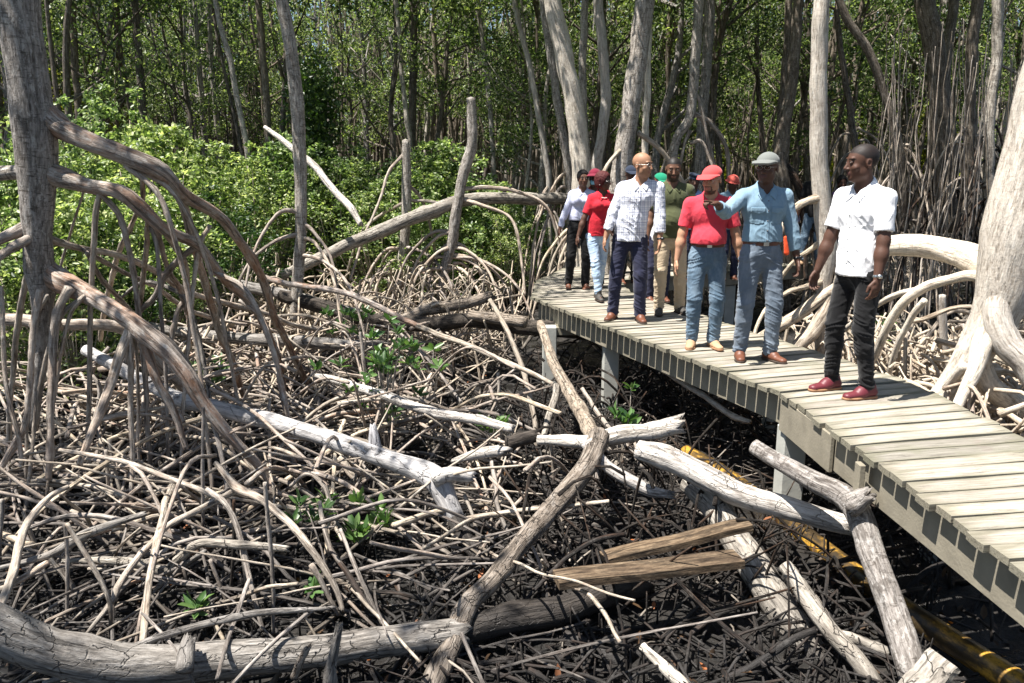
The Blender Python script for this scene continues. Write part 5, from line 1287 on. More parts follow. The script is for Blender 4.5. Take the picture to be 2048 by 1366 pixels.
# ---- skin, hair and cloth
def skin_mat(name, col, lip):
    t = NT(name)
    ob = t.n('TexCoord').outputs['Object']
    r = t.n('VertexColor', layer_name='tint')
    sp_ = t.n('SeparateColor'); t.l(r.outputs['Color'], sp_.inputs[0])
    n = t.noise(ob, 18, 4, .6)
    c = t.mix(n, tuple(q * .82 for q in col), tuple(min(1, q * 1.15) for q in col))
    c = t.mix(sp_.outputs[0], c, lip)
    c = t.mix(sp_.outputs[1], c, (.012, .009, .008))
    p = t.bsdf(c, t.ramp(n, [(.3, .5), (.7, .68)]), .35, t.bump(t.noise(ob, 220, 3), .12, .002))
    p.inputs['Subsurface Weight'].default_value = .05
    p.inputs['Subsurface Radius'].default_value = (.01, .004, .002)
    return t.m
def cloth_mat(name, col, var=.1, rough=.9, weave=700, mix2=None, fold=.5):
    t = NT(name); ob = t.n('TexCoord').outputs['Object']
    n = t.noise(ob, 9, 4, .6)
    c = t.mix(n, tuple(q * (1 - var) for q in col), tuple(min(1, q * (1 + var)) for q in col))
    if mix2:
        c = t.mix(t.math('MULTIPLY', t.ramp(t.noise(t.mapping(ob, (1, 1, .5)), 7, 4, .7), [(.45, 0.), (.62, 1.)]), .7), c, mix2)
    fo = t.noise(t.mapping(ob, (1.6, 1.6, 1)), 8, 3, .5, .2)
    h = t.math('ADD', t.math('MULTIPLY', fo, 1.0), t.math('MULTIPLY', t.noise(ob, weave, 2), .03))
    p = t.bsdf(c, rough, .15, t.bump(h, fold * .55, .03))
    p.inputs['Sheen Weight'].default_value = .15
    return t.m
def plaid_mat():
    t = NT('checked_shirt'); tc = t.attr('tc').outputs['Vector']
    s = t.n('SeparateXYZ'); t.l(tc, s.inputs[0])
    def lines(c, freq, off, w):
        f = t.math('FRACT', t.math('ADD', t.math('MULTIPLY', c, freq), off)); return t.math('LESS_THAN', f, w)
    acc = (.76, .77, .80)
    for ax in (0, 2):
        for off, w, colr, k in ((.0, .08, (.10, .12, .26), .55), (.16, .05, (.08, .10, .22), .6), (.27, .04, (.10, .12, .26), .5), (.55, .05, (.25, .29, .44), .7), (.70, .04, (.25, .29, .44), .7)):
            acc = t.mix(t.math('MULTIPLY', lines(s.outputs[ax], 9.5, off, w), k), acc, colr)
    ob = t.n('TexCoord').outputs['Object']
    fo = t.noise(t.mapping(ob, (1.6, 1.6, 1)), 8, 3, .5, .2)
    t.bsdf(acc, .85, .15, t.bump(fo, .5, .03)); return t.m
M['skin_dark'] = skin_mat('dark_brown_skin', (.085, .040, .026), (.10, .04, .035))
M['skin_brown'] = skin_mat('brown_skin', (.16, .08, .05), (.16, .065, .05))
M['skin_tan'] = skin_mat('tan_skin', (.33, .175, .105), (.30, .13, .09))
M['skin_light'] = skin_mat('light_brown_skin', (.46, .25, .155), (.38, .15, .11))
M['hair'] = plain('short_black_hair', (.012, .010, .010), .75, .3, .3, 60, .9, 260)
M['hair_grey'] = plain('cropped_hair', (.016, .014, .013), .85, .15, .3, 60, .6, 260)
M['hair_red'] = plain('dark_red_braids', (.07, .012, .012), .7, .3, .5, 90, 1., 160)
M['white_cloth'] = cloth_mat('white_cotton', (.80, .80, .82), .02)
M['denim_light'] = cloth_mat('chambray_shirt_cloth', (.19, .29, .37), .1)
M['polo_red'] = cloth_mat('red_polo_cloth', (.62, .05, .075), .06)
M['polo_red2'] = cloth_mat('crimson_polo_cloth', (.50, .02, .035), .06)
M['olive'] = cloth_mat('olive_polo_cloth', (.072, .080, .038), .1)
M['lavender'] = cloth_mat('pale_lilac_cloth', (.50, .52, .66), .06)
M['blue_cloth'] = cloth_mat('light_blue_cloth', (.30, .38, .62), .06)
M['purple'] = cloth_mat('purple_cloth', (.12, .07, .22), .1)
M['orange'] = cloth_mat('orange_vest_cloth', (.85, .10, .03), .05)
M['green_cap'] = cloth_mat('green_cap_cloth', (.01, .20, .11), .1)
M['jeans'] = cloth_mat('blue_jeans', (.10, .155, .215), .15, mix2=(.20, .27, .34), weave=500, fold=.8)
M['jeans_grey'] = cloth_mat('grey_blue_jeans', (.115, .145, .185), .12, mix2=(.19, .225, .27), fold=.8)
M['jeans_pale'] = cloth_mat('pale_blue_jeans', (.36, .48, .64), .1, mix2=(.50, .60, .72), fold=.6)
M['black_cloth'] = cloth_mat('black_trouser_cloth', (.010, .010, .011), .1, fold=.8)
M['navy'] = cloth_mat('navy_trouser_cloth', (.026, .028, .055), .1, fold=.6)
M['khaki'] = cloth_mat('khaki_trouser_cloth', (.45, .36, .25), .08, fold=.8)
M['plaid'] = plaid_mat()
M['cap_red'] = cloth_mat('red_cap_cloth', (.62, .07, .07), .06, fold=.2)
M['cap_maroon'] = cloth_mat('maroon_cap_cloth', (.16, .012, .03), .06, fold=.2)
M['cap_grey'] = cloth_mat('grey_cap_cloth', (.16, .17, .16), .08, fold=.2)
M['cap_navy'] = cloth_mat('navy_cap_cloth', (.02, .028, .05), .08, fold=.2)
M['hat_salmon'] = cloth_mat('salmon_bucket_hat', (.70, .13, .10), .1, fold=.4)
M['leather_brown'] = plain('brown_leather', (.13, .048, .026), .5, .4, .25, 14, .3, 90)
M['leather_wine'] = plain('wine_leather', (.12, .02, .028), .48, .4, .2, 14, .25, 90)
M['leather_tan'] = plain('tan_suede', (.42, .27, .16), .8, .3, .15, 20, .3, 120)
M['leather_grey'] = plain('grey_hiking_leather', (.06, .055, .05), .7, .3, .3, 30, .4, 120)
M['sole'] = plain('shoe_sole', (.05, .035, .028), .8, .3, .2, 30, .2)
M['sole_tan'] = plain('tan_leather_sole', (.28, .15, .08), .7, .3, .15, 30, .2)
M['belt'] = plain('belt_leather', (.11, .035, .016), .45, .5, .2, 30, .2)
M['metal'] = plain('brushed_metal', (.6, .6, .58), .3, .5, .05, 30, .05, Metallic=1.0)
M['dark_plastic'] = plain('dark_plastic', (.012, .012, .014), .3, .5, .1, 30, .05)
M['lens'] = plain('dark_lens', (.02, .016, .014), .08, .6, .05, 30, .0)
M['mask_blue'] = cloth_mat('face_mask_cloth', (.25, .55, .68), .03, fold=.2)
M['eye_white'] = plain('eye_white', (.34, .30, .27), .5, .2, .05, 30, 0)
M['eye_dark'] = plain('eye_iris', (.012, .008, .006), .12, .5, .05, 30, 0)
M['button'] = plain('shirt_button', (.10, .085, .08), .4, .5, .1, 30, 0)
M['pearl'] = plain('pearl', (.75, .72, .65), .25, .5, .05, 30, 0)

def ik(a, b, l1, l2, pole):
    a, b, pole = map(lambda q: np.array(q, float), (a, b, pole)); d = b - a; L = np.linalg.norm(d)
    if L > (l1 + l2) * .999: L2 = (l1 + l2) * .999; b = a + d / L * L2; d = b - a; L = L2
    x = (l1 * l1 - l2 * l2 + L * L) / (2 * L); hgt = math.sqrt(max(l1 * l1 - x * x, 0)); u = d / L
    p = pole - u * (pole @ u); p /= np.linalg.norm(p) + 1e-9
    return a + u * x + p * hgt, b

def fit_person(foot_uv, top_v, z=0.0):
    p = PZ(foot_uv[0], foot_uv[1], z)
    top = PY(foot_uv[0], top_v, p.y)
    return p, (top.z - z)

def person(label, foot_uv, top_v, yaw=0., h=.008, skin='skin_dark', build=1., belly=0., chest=1., lean=(0, 0), head=(0, 0, 0), headoff=(0, 0),
           feet=((-.11, 0, 0), (.11, 0, 0)), hands=((-.30, -.03, .80), (.30, -.03, .80)), poles=((-.4, .6, 0), (.4, .6, 0)), hand_dir=None, point=None, curl=.5,
           shirt='white_cloth', sleeve='short', hem=.86, tuck=False, trousers='jeans', slim=1., shoes='leather_brown', sole='sole', bootlike=False,
           hair=None, cap=None, capmat=None, beard=0, female=False, glasses=None, mask=False, extras=(), base=None, height=None, H=None, group=None, shoulder=1., hidden_legs=False, stub=0):
    if base is None:
        base, Hm = fit_person(foot_uv, top_v)
    else: Hm = height
    if H: Hm = H
    S = Hm / 1.78
    if cap: S = Hm / 1.80
    if hair == 'braids': S = Hm / 1.80
    root_loc = base; hh = h / S
    # ---- skeleton in a 1.78 m frame, facing -Y
    lean = np.array([lean[0], lean[1], 0.])
    pel = np.array([0, 0, .95]) + lean * .15
    che = np.array([0, 0, 1.28]) + lean * .6
    nk = np.array([0, .005, 1.475]) + lean
    sw = .166 * build * shoulder * (.9 if female else 1)
    shs = [nk + np.array([sx * sw, .008, -.070]) for sx in (-1, 1)]
    hips = [pel + np.array([sx * .088, 0, -.03]) for sx in (-1, 1)]
    Rh = rotm(*head)
    hc = nk + np.array([headoff[0], -.024 + headoff[1], .163])
    legs = []
    for i, sx in enumerate((-1, 1)):
        fx, fy, fyaw = feet[i][:3]; fz = feet[i][3] if len(feet[i]) > 3 else 0
        ank = np.array([fx, fy, .085 + fz]); fd = np.array([math.sin(fyaw), -math.cos(fyaw), 0])
        kn, ank = ik(hips[i], ank, .424, .418, fd); legs.append((hips[i], kn, ank, fd, fz))
    arms = []
    for i in range(2):
        el_, wr = ik(shs[i], hands[i], .285, .255, poles[i]); arms.append((shs[i], el_, wr))
    allp = np.array([p for a in arms for p in a] + [p for l in legs for p in l[:3]] + [hc, nk])
    lo = np.minimum(allp.min(0) - .22, [-.32, -.30, -.02]); hi = np.maximum(allp.max(0) + .22, [.32, .26, 1.86])
    lo[2] = -.02
    fsz = 1.09 if not female else 1.04
    # ---- body
    g = SDF(lo, hi, hh)
    B = build
    g.cap(pel + [0, 0, .04], che, .112 * B, .126 * B, .05, .72)
    g.cap(che + [-.055 * B, 0, .03], che + [.055 * B, 0, .03], .105 * B, .105 * B, .05, .8)
    g.cap(shs[0], shs[1], .050, .050, .05, 1)
    for q in shs: g.cap(nk + [0, .01, .0], q, .05, .045, .03)
    g.cap(nk - [0, -.01, .07], hc - [0, -.012, .05],   .061 * (0.85 if female else 1) * B ** .5, .056 * (0.85 if female else 1) * B ** .5, .03)
    for a, e, w in arms:
        g.cap(a, e, .048 * B, .040 * B, .03); g.cap(e, e + (w - e) * .4, .039 * B, .042 * B, .02); g.cap(e + (w - e) * .35, w, .041 * B, .026, .02)
    for hp, kn, an, fd, fz in legs:
        g.cap(hp, kn, .062, .042, .03); g.cap(kn, an, .042, .034, .02); g.cap(an, an + fd * .10 - [0, 0, .05], .030, .020, .02)
    # hands
    finger_pts = []
    for i, (a, e, w) in enumerate(arms):
        sx = (-1, 1)[i]
        d = (w - e) / (np.linalg.norm(w - e) + 1e-9)
        if hand_dir and hand_dir[i] is not None: d = np.array(hand_dir[i], float); d /= np.linalg.norm(d)
        # palm faces the body; side axis points forward (thumb side)
        fwd = np.array([0, -1., 0]);
        if abs(d @ fwd) > .75: fwd = np.array([0, 0, 1.])
        side = fwd - d * (fwd @ d); side /= np.linalg.norm(side)
        pn = np.cross(d, side)          # palm normal candidate
        if pn[0] * sx > 0: pn = -pn     # towards the body
        if point is not None and point == i:
            pn = np.array([0, 0, -1.]) + d * d[2]; pn /= np.linalg.norm(pn); side = np.cross(pn, d); side *= np.sign(side[0] + 1e-6)
        pm = w + d * .05
        g.cap(w - d * .01, w + d * .03, .024, .026, .012, .75, pn)
        g.cap(pm - side * .014, pm + side * .016 + d * .02, .030, .026, .012, .52, pn)
        pt = point is not None and point == i
        for j, (o, L, r) in enumerate(((.030, .072, .0092), (.010, .080, .0095), (-.010, .075, .0090), (-.029, .060, .0080))):
            k0 = w + d * .088 + side * o
            c = curl * (1 + .22 * j) if not pt else (.12 if j == 0 else 1.5)
            d1 = d * math.cos(c * .6) + pn * math.sin(c * .6) + side * o * 1.6; d1 /= np.linalg.norm(d1)
            d2 = d * math.cos(c * 1.3) + pn * math.sin(c * 1.3) + side * o * .6; d2 /= np.linalg.norm(d2)
            d3 = d * math.cos(c * 1.9) + pn * math.sin(c * 1.9); d3 /= np.linalg.norm(d3)
            p1 = k0 + d1 * L * .46; p2 = p1 + d2 * L * .32; p3 = p2 + d3 * L * .24
            g.cap(k0 - d * .02, p1, r * 1.05, r, .004); g.cap(p1, p2, r, r * .92, .002); g.cap(p2, p3, r * .92, r * .78, .002)
        t0 = w + d * .03 + side * .026; t1 = t0 + d * .034 + side * .024 + pn * .012; t2 = t1 + d * .034 + side * .004 + pn * .008
        g.cap(t0, t1, .0135, .0115, .008); g.cap(t1, t2, .0112, .0088, .002)
    # head: local frame, face to -Y
    def HP(x, y, z): return hc + Rh @ (np.array([x, y, z]) * fsz)
    def he(c, r, k=.012, op='u', R=None):
        g.ell(HP(*c), np.array(r) * fsz, Rh if R is None else Rh @ R, k, op)
    he((0, .012, .035), (.074, .094, .084), .02)         # skull
    he((0, -.022, -.012), (.059, .070, .088), .02)       # face
    he((0, -.035, -.062), (.042 if not female else .038, .050, .046), .03)   # jaw
    he((0, -.070, -.088), (.022, .018, .017), .02)       # chin
    for sx in (-1, 1):
        he((sx * .040, -.060, -.022), (.022, .018, .018), .02)     # cheekbone
        he((sx * .046, -.008, -.056), (.012, .024, .024), .03)     # jaw corner
        he((sx * .0305, -.099, .014), (.019, .013, .0105), .010, 's')   # eye socket
        he((sx * .0305, -.0775, .0125), (.0145, .0125, .0105), .004)      # eyeball/lid
        he((sx * .074, .012, -.004), (.0085, .019, .030), .004)     # ear
        he((sx * .078, .014, -.002), (.004, .010, .017), .004, 's')
    g.cap(HP(-.042, -.077, .036), HP(.042, -.077, .036), .0085, .0085, .012)    # brow
    g.cap(HP(0, -.084, .018), HP(0, -.107, -.022), .0075, .0125, .010)      # nose
    for sx in (-1, 1): he((sx * .0125, -.096, -.026), (.0085, .009, .0075), .005)
    he((0, -.090, -.0485), (.022, .0085, .0055), .006); he((0, -.089, -.0600), (.020, .0090, .0065), .006)
    he((0, -.103, -.0540), (.021, .006, .0018), .004, 's')
    V, Fq = g.mesh(); V = smooth_mesh(V, Fq, 1, .3)
    # tints
    L = (V - hc) @ Rh / fsz
    tint = np.zeros((len(V), 4)); tint[:, 3] = 1
    lips = (np.abs(L[:, 0]) < .024) & (L[:, 1] < -.072) & (L[:, 2] < -.043) & (L[:, 2] > -.067)
    tint[lips, 0] = .8
    brow = (np.abs(np.abs(L[:, 0]) - .032) < .019) & (L[:, 1] < -.055) & (np.abs(L[:, 2] - .033 - .12 * (.032 - np.abs(np.abs(L[:, 0]) - .03)) + .004) < .0052)
    tint[brow, 1] = .75
    lash = (np.abs(np.abs(L[:, 0]) - .0305) < .0165) & (L[:, 1] < -.07) & (np.abs(L[:, 2] - .019) < .0028)
    tint[lash, 1] = .7
    if beard:
        bz_ = (L[:, 2] < -.030 - .25 * np.clip(.05 - np.abs(L[:, 0]), 0, .05)) & (L[:, 2] > -.115) & (L[:, 1] < .02) & (np.abs(L).max(1) < .12)
        if beard == 2: bz_ &= (np.abs(L[:, 0]) < .034) & (L[:, 1] < -.045) | ((L[:, 2] < -.08) & (np.abs(L[:, 0]) < .05) & (L[:, 1] < -.03))
        mst = (np.abs(L[:, 0]) < .030) & (L[:, 1] < -.07) & (L[:, 2] < -.034) & (L[:, 2] > -.044)
        bb = (bz_ | mst) & ~lips & ~((np.abs(L[:, 0]) < .024) & (L[:, 2] > -.07) & (L[:, 2] < -.045) & (L[:, 1] < -.07))
        tint[bb, 1] = np.maximum(tint[bb, 1], .8 if beard != 3 else .45)
    if hair in ('buzz', 'short') or (hair == 'crop' and stub == 0):
        hz = np.interp(L[:, 1], [-.10, -.055, -.02, .0, .02, .05, .1], [.068, .062, .040, .012, -.006, -.052, -.06])
        near = (np.abs(L[:, 0]) < .12) & (np.abs(L[:, 1]) < .14) & (L[:, 2] < .16) & ~((np.abs(L[:, 0]) > .068) & (np.abs(L[:, 1] - .012) < .022) & (L[:, 2] < .028))
        tint[:, 1] = np.maximum(tint[:, 1], near * np.clip((L[:, 2] - hz) / .010, 0, 1) * (.94 if hair == 'buzz' else 1.))
    body = mesh_np('person', V * S, Fq, M[skin], None, True, {'tint': ('FLOAT_COLOR', tint)})
    body.location = root_loc; body.rotation_euler = (0, 0, yaw)
    tag(body, label, 'person', group)
    def child(name, V, Fq, mat, tc=None, parent=None):
        o = mesh_np(name, V * S, Fq, M[mat], parent or body, True, {'tc': ('FLOAT_VECTOR', tc if tc is not None else V)}); return o
    # eyes
    for sx in (-1, 1):
        e = SDF(HP(sx * .0305, -.078, .0125) - .025, HP(sx * .0305, -.078, .0125) + .025, .0022)
        e.ell(HP(sx * .0305, -.0795, .0120), np.array((.0118, .0110, .0046)) * fsz, Rh, .0)
        v, f = e.mesh(); eo = child('eye', v, f, 'eye_white')
        e = SDF(HP(sx * .0305, -.078, .0125) - .025, HP(sx * .0305, -.078, .0125) + .025, .0018)
        e.ell(HP(sx * .0305, -.0880, .0125), np.array((.0050, .0042, .0050)) * fsz, Rh, .0)
        v, f = e.mesh(); child('iris', v, f, 'eye_dark', parent=eo)
    # hair
    if hair in ('crop', 'braids'):
        e = SDF(hc - .19, hc + .19, .0055)
        gr = {'buzz': .0025, 'short': .0045, 'crop': .011, 'braids': .020}[hair]
        e.ell(HP(0, .014, .037), (np.array((.074, .094, .084)) + gr) * fsz, Rh, 0)
        if hair in ('crop',): e.ell(HP(0, .045, -.005), np.array((.066, .060, .062)) * fsz, Rh, .02)
        if hair == 'braids':
            e.ell(HP(0, .055, -.015), np.array((.078, .065, .085)) * fsz, Rh, .02)
            for sx in (-1, 1): e.ell(HP(sx * .058, .015, -.02), np.array((.026, .045, .06)) * fsz, Rh, .015)
        # hairline: cut the face away
        e.ell(HP(0, -.105, -.006), np.array((.078, .090, .098)) * fsz, Rh, .008, 's')
        if hair != 'braids':
            for sx in (-1, 1): e.ell(HP(sx * .085, .0, -.03), np.array((.03, .045, .045)) * fsz, Rh, .008, 's')
            e.cut(Rh @ np.array([0, -.3, -1.]), HP(0, .05, -.055))
        v, f = e.mesh(); nn = vnormals(v, f)
        v = v + nn * ((.001 if hair in ('buzz', 'short') else .004) * vnoise(v, 140 if hair != 'braids' else 70, 5))[:, None]
        child('hair', v, f, {'buzz': 'hair_grey', 'braids': 'hair_red', 'short': 'hair_grey'}.get(hair, 'hair'))
    if cap:
        e = SDF(hc - .26, hc + .26, .006)
        e.ell(HP(0, .012, .044), np.array((.085, .105, .080)) * fsz, Rh, 0)
        if cap in ('cap', 'backcap'):
            e.cut(Rh @ np.array([0, .1, -1.]), HP(0, 0, .045))
            e.cap(HP(-.02, -.06, .050), HP(-.02, -.150, .040), .085, .056, .012, .12, Rh @ np.array([0, .18, 1.]))
            e.cap(HP(.02, -.06, .050), HP(.02, -.150, .040), .085, .056, .012, .12, Rh @ np.array([0, .18, 1.]))
            e.cut(Rh @ np.array([0, .12, -1.]), HP(0, -.02, .030))
            e.ell(HP(0, .012, .124), (.007, .007, .004), Rh, .002)
        elif cap == 'bucket':
            e.cut(Rh @ np.array([0, 0., -1.]), HP(0, 0, .04))
            e.cap(HP(0, .01, .045), HP(0, .01, .018), .082, .128, .02, 1.)
            e.cut(Rh @ np.array([0, 0., -1.]), HP(0, 0, .015))
        elif cap == 'beret':
            e.cut(Rh @ np.array([0, 0., -1.]), HP(0, 0, .045))
            e.ell(HP(.02, .01, .10), np.array((.11, .115, .035)) * fsz, Rh @ rotm(0, 0, .25), .02)
        v, f = e.mesh(); co = child('cap' if cap != 'bucket' else 'bucket_hat', v, f, capmat)
    # ---- shirt
    if stub < 2:
        e = SDF(lo, hi, hh * 1.05)
        W = np.array([0, 0, hem])
        c1 = .014
        e.cap(pel + [0, .0, -.06 if not tuck else .02], pel + [0, 0, .12], .158 * B if not tuck else .150 * B, .145 * B, .05, .78)
        e.cap(pel + [0, 0, .08], che, .138 * B, .146 * B, .06, .74)
        e.cap(che + [-.062 * B * chest, 0, .045], che + [.062 * B * chest, 0, .045], .120 * B, .120 * B, .05, .82)
        if belly: e.ell(pel + [0, -.075, .12], (.125 * B, .085 + belly, .13), None, .06)
        if female:
            for sx in (-1, 1): e.ell(che + [sx * .065, -.085, .035], (.06, .06, .06), None, .04)
        e.cap(shs[0], shs[1], .062, .062, .04)
        for q in shs: e.cap(nk + [0, .01, -.008], q + [0, 0, .002], .058, .056, .03)
        e.cap(nk - [0, -.010, .06], nk + [0, .010, .022], .085, .070, .03)
        for i, (a, el_, wr) in enumerate(arms):
            if sleeve == 'short':
                L1 = .78; q = a + (el_ - a) * L1
                e.cap(a, q, .062 * B, .058 * B, .02)
                dd = (el_ - a) / np.linalg.norm(el_ - a); e.cutlocal(dd, q, np.minimum(q, q + dd * .08) - .075, np.maximum(q, q + dd * .08) + .075, (a, dd, .060 * B + .007))
            else:
                q = el_ + (wr - el_) * (.86 if sleeve == 'long' else .70)
                e.cap(a, el_, .060 * B, .053 * B, .02); e.cap(el_, el_ + (q - el_) * .5, .053 * B, .051 * B, .01); e.cap(el_ + (q - el_) * .5, q, .051 * B, .043 * B, .01)
                dd = (wr - el_) / np.linalg.norm(wr - el_)
                if sleeve == 'rolled': e.cap(q - dd * .04, q - dd * .008, .049, .047, .003)
                e.cutlocal(dd, q, q + dd * .03 - .075, q + dd * .03 + .075)
        # neck opening and hem
        e.cap(nk + [0, -.012, .0], hc - [0, .0, .02], .058 * B ** .5, .075, .004, 1., op='s')
        e.ell(nk + [0, -.088, .000], (.026, .045, .060), None, .01, 's')
        if not tuck: e.cutlocal((0, 0, -1), (0, 0, hem), (pel[0] - .235, -.30, hem - .3), (pel[0] + .235, .3, hem + .02))
        else: e.cutlocal((0, 0, -1), (0, 0, pel[2] + .084), (pel[0] - .21, -.30, .6), (pel[0] + .21, .3, pel[2] + .10))
        # collar stand
        v, f = e.mesh(); v = smooth_mesh(v, f, 1, .5); nn = vnormals(v, f)
        sd_ = int(foot_uv[0]) + 7
        zf = np.clip((1.35 - v[:, 2]) / .4, 0, 1)
        # folds run diagonally from the waist and armpits
        w1 = vnoise(v * np.array([1, 1, .30]) + v[:, 2:3] * np.array([.55, 0, 0]), 11, sd_); w2 = vnoise(v * np.array([.45, .6, 1.3]) + (v[:, :1] * np.array([0, 0, .8]) + v[:, :1] ** 2 * np.array([0, 0, 4.])), 12, sd_ + 1)
        fa = .9 if shirt in ('white_cloth', 'plaid', 'denim_light', 'lavender') else .65
        rg = lambda q: np.clip(1 - np.abs(q) * 2.2, 0, 1) ** 1.5 - .25
        w3 = vnoise(v * np.array([1.2, 1, .8]), 24, sd_ + 4)
        dsp = fa * (.0075 * rg(w1) * (.35 + .65 * zf) + .0065 * rg(w2) * (.5 + .5 * zf) + .0035 * rg(w3))
        v = v + nn * dsp[:, None]
        tcs = v.copy()
        for i, (a, el_, wr) in enumerate(arms): # sleeves carry the cloth's own direction
            m = np.linalg.norm(np.cross(v - a, (el_ - a) / np.linalg.norm(el_ - a)), axis=1) < .075
            m &= np.abs(v[:, 0] - nk[0]) > sw + .02
            ax_ = (el_ - a) / np.linalg.norm(el_ - a)
            tcs[m, 2] = ((v[m] - a) @ ax_)
        so_ = child('shirt', v, f, shirt, tcs)
        bv = BVHTree.FromPolygons([Vector(p) for p in v], [list(map(int, q)) for q in f])
        # collar flaps and front band lie on the shirt surface
        def patch(name, outline, mat, off=.004, th=.004, n=10, parent=None, back=False):
            xs = [p[0] for p in outline]; zs = [p[1] for p in outline]
            bmv = []; bmf = []; idx = {}
            def inside(x, z):
                c = False; m = len(outline)
                for i in range(m):
                    x1, z1 = outline[i]; x2, z2 = outline[i - 1]
                    if (z1 > z) != (z2 > z) and x < (x2 - x1) * (z - z1) / (z2 - z1) + x1: c = not c
                return c
            x0, x1, z0, z1 = min(xs), max(xs), min(zs), max(zs); stp = .006
            nx = max(2, int((x1 - x0) / stp) + 1); nz = max(2, int((z1 - z0) / stp) + 1)
            pts = {}
            for i in range(nx + 1):
                for j in range(nz + 1):
                    x = x0 + (x1 - x0) * i / nx; z = z0 + (z1 - z0) * j / nz
                    hit = bv.ray_cast(Vector((x, -.6, z)), Vector((0, 1, 0)))
                    if hit[0] is not None: pts[i, j] = (hit[0] + hit[1] * 0 + Vector((0, -off, 0)))
            for i in range(nx):
                for j in range(nz):
                    cx, cz = x0 + (x1 - x0) * (i + .5) / nx, z0 + (z1 - z0) * (j + .5) / nz
                    ks = [(i, j), (i + 1, j), (i + 1, j + 1), (i, j + 1)]
                    if inside(cx, cz) and all(k in pts for k in ks):
                        q = []
                        for k in ks:
                            if k not in idx: idx[k] = len(bmv); bmv.append(pts[k])
                            q.append(idx[k])
                        bmf.append(q)
            if len(bmf) < 2: return None
            nv = len(bmv); edges = {}
            for q in bmf:
                for a_, b_ in zip(q, q[1:] + q[:1]):
                    edges[(a_, b_)] = edges.get((a_, b_), 0) + 1
            V2 = [list(p) for p in bmv] + [[p[0], p[1] + off + .004, p[2]] for p in bmv]
            F2 = list(bmf) + [[nv + i for i in reversed(q)] for q in bmf]
            for (a_, b_) in edges:
                if (b_, a_) not in edges: F2.append([b_, a_, nv + a_, nv + b_])
            return child(name, np.array(V2), F2, mat, parent=parent or so_)
        if stub == 0:
            nx_, nz_ = nk[0], nk[2]
            for sx in (-1, 1):
                patch('collar', [(nx_ + sx * .012, nz_ - .052), (nx_ + sx * .058, nz_ - .095), (nx_ + sx * .082, nz_ - .045), (nx_ + sx * .07, nz_ + .0), (nx_ + sx * .035, nz_ + .0)], shirt, .009)
            if sleeve != 'short' or shirt == 'white_cloth':
                patch('placket', [(-.014 + lean[0] * .5, (hem if not tuck else pel[2] + .06)), (.014 + lean[0] * .5, (hem if not tuck else pel[2] + .06)), (nx_ + .014, nz_ - .07), (nx_ - .014, nz_ - .07)], shirt, .003)
                for j in range(6):
                    z = nz_ - .10 - j * .082
                    if z < (hem + .02): break
                    x = nx_ * ((z - 1) / .475) if z > 1 else 0
                    ht = bv.ray_cast(Vector((x, -.6, z)), Vector((0, 1, 0)))
                    if ht[0] is not None:
                        e2 = SDF(np.array(ht[0]) - .012, np.array(ht[0]) + .012, .0022); e2.ell(np.array(ht[0]) + [0, -.004, 0], (.0062, .004, .0062)); v2, f2 = e2.mesh(); child('button', v2, f2, 'button' if shirt != 'white_cloth' else 'pearl', parent=so_)
            else:
                patch('placket', [(nx_ - .015, nz_ - .17), (nx_ + .015, nz_ - .17), (nx_ + .014, nz_ - .07), (nx_ - .014, nz_ - .07)], shirt, .003)
            if 'pockets' in extras:
                for sx in (-1, 1):
                    cx = sx * .082 + nx_
                    patch('pocket', [(cx - .052, nz_ - .285), (cx, nz_ - .295), (cx + .052, nz_ - .285), (cx + .052, nz_ - .165), (cx - .052, nz_ - .165)], shirt, .003)
                    patch('pocket_flap', [(cx - .055, nz_ - .195), (cx, nz_ - .208), (cx + .055, nz_ - .195), (cx + .055, nz_ - .155), (cx - .055, nz_ - .155)], shirt, .008)
            if 'badge' in extras: patch('badge', [(.06, nz_ - .2), (.11, nz_ - .2), (.11, nz_ - .17), (.06, nz_ - .17)], 'white_cloth', .003)
    # ---- trousers
    if stub < 3:
        e = SDF((lo[0], lo[1], -.02), (hi[0], hi[1], 1.12), hh * 1.05)
        e.cap(pel + [-.035, .0, -.0], pel + [.035, 0, -.0], .118 * B, .118 * B, .03, .85)
        e.cap(pel + [-.03, .012, -.06], pel + [.03, .012, -.06], .125 * B, .125 * B, .03, .85)
        e.cap(pel, pel + [0, 0, .12], .142 * B, .138 * B, .03, .74)
        if not tuck: e.cutlocal((0, 0, 1), (0, 0, hem + .012), (-.4, -.4, hem), (.4, .4, 1.2))
        for hp, kn, an, fd, fz in legs:
            s_ = slim
            e.cap(hp + [0, .005, -.03], kn, .094 * s_ * B ** .5, .072 * s_, .025); e.cap(kn, kn + (an - kn) * .35, .072 * s_, .070 * s_, .02); e.cap(kn + (an - kn) * .3, an + (kn - an) * .02, .066 * s_, .054 * s_ if s_ < .95 else .062, .02)
        e.cut((0, 0, 1), (0, 0, pel[2] + .075 if tuck else hem + .07))
        for hp, kn, an, fd, fz in legs: e.cutlocal((0, 0, -1), (0, 0, .052 + fz if not bootlike else .10 + fz), an - [.09, .09, .3], an + [.09, .09, .02])
        v, f = e.mesh(); v = smooth_mesh(v, f, 1, .5); nn = vnormals(v, f); sd_ = int(foot_uv[0]) + 17
        kz = np.exp(-((v[:, 2] - legs[0][1][2]) / .10) ** 2); az_ = np.clip((.30 - v[:, 2]) / .22, 0, 1); cz = np.exp(-((v[:, 2] - .86) / .08) ** 2)
        ring = vnoise(v * np.array([.6, .6, 2.4]) + np.abs(v[:, :1]) * np.array([0, 0, 1.0]), 17, sd_)
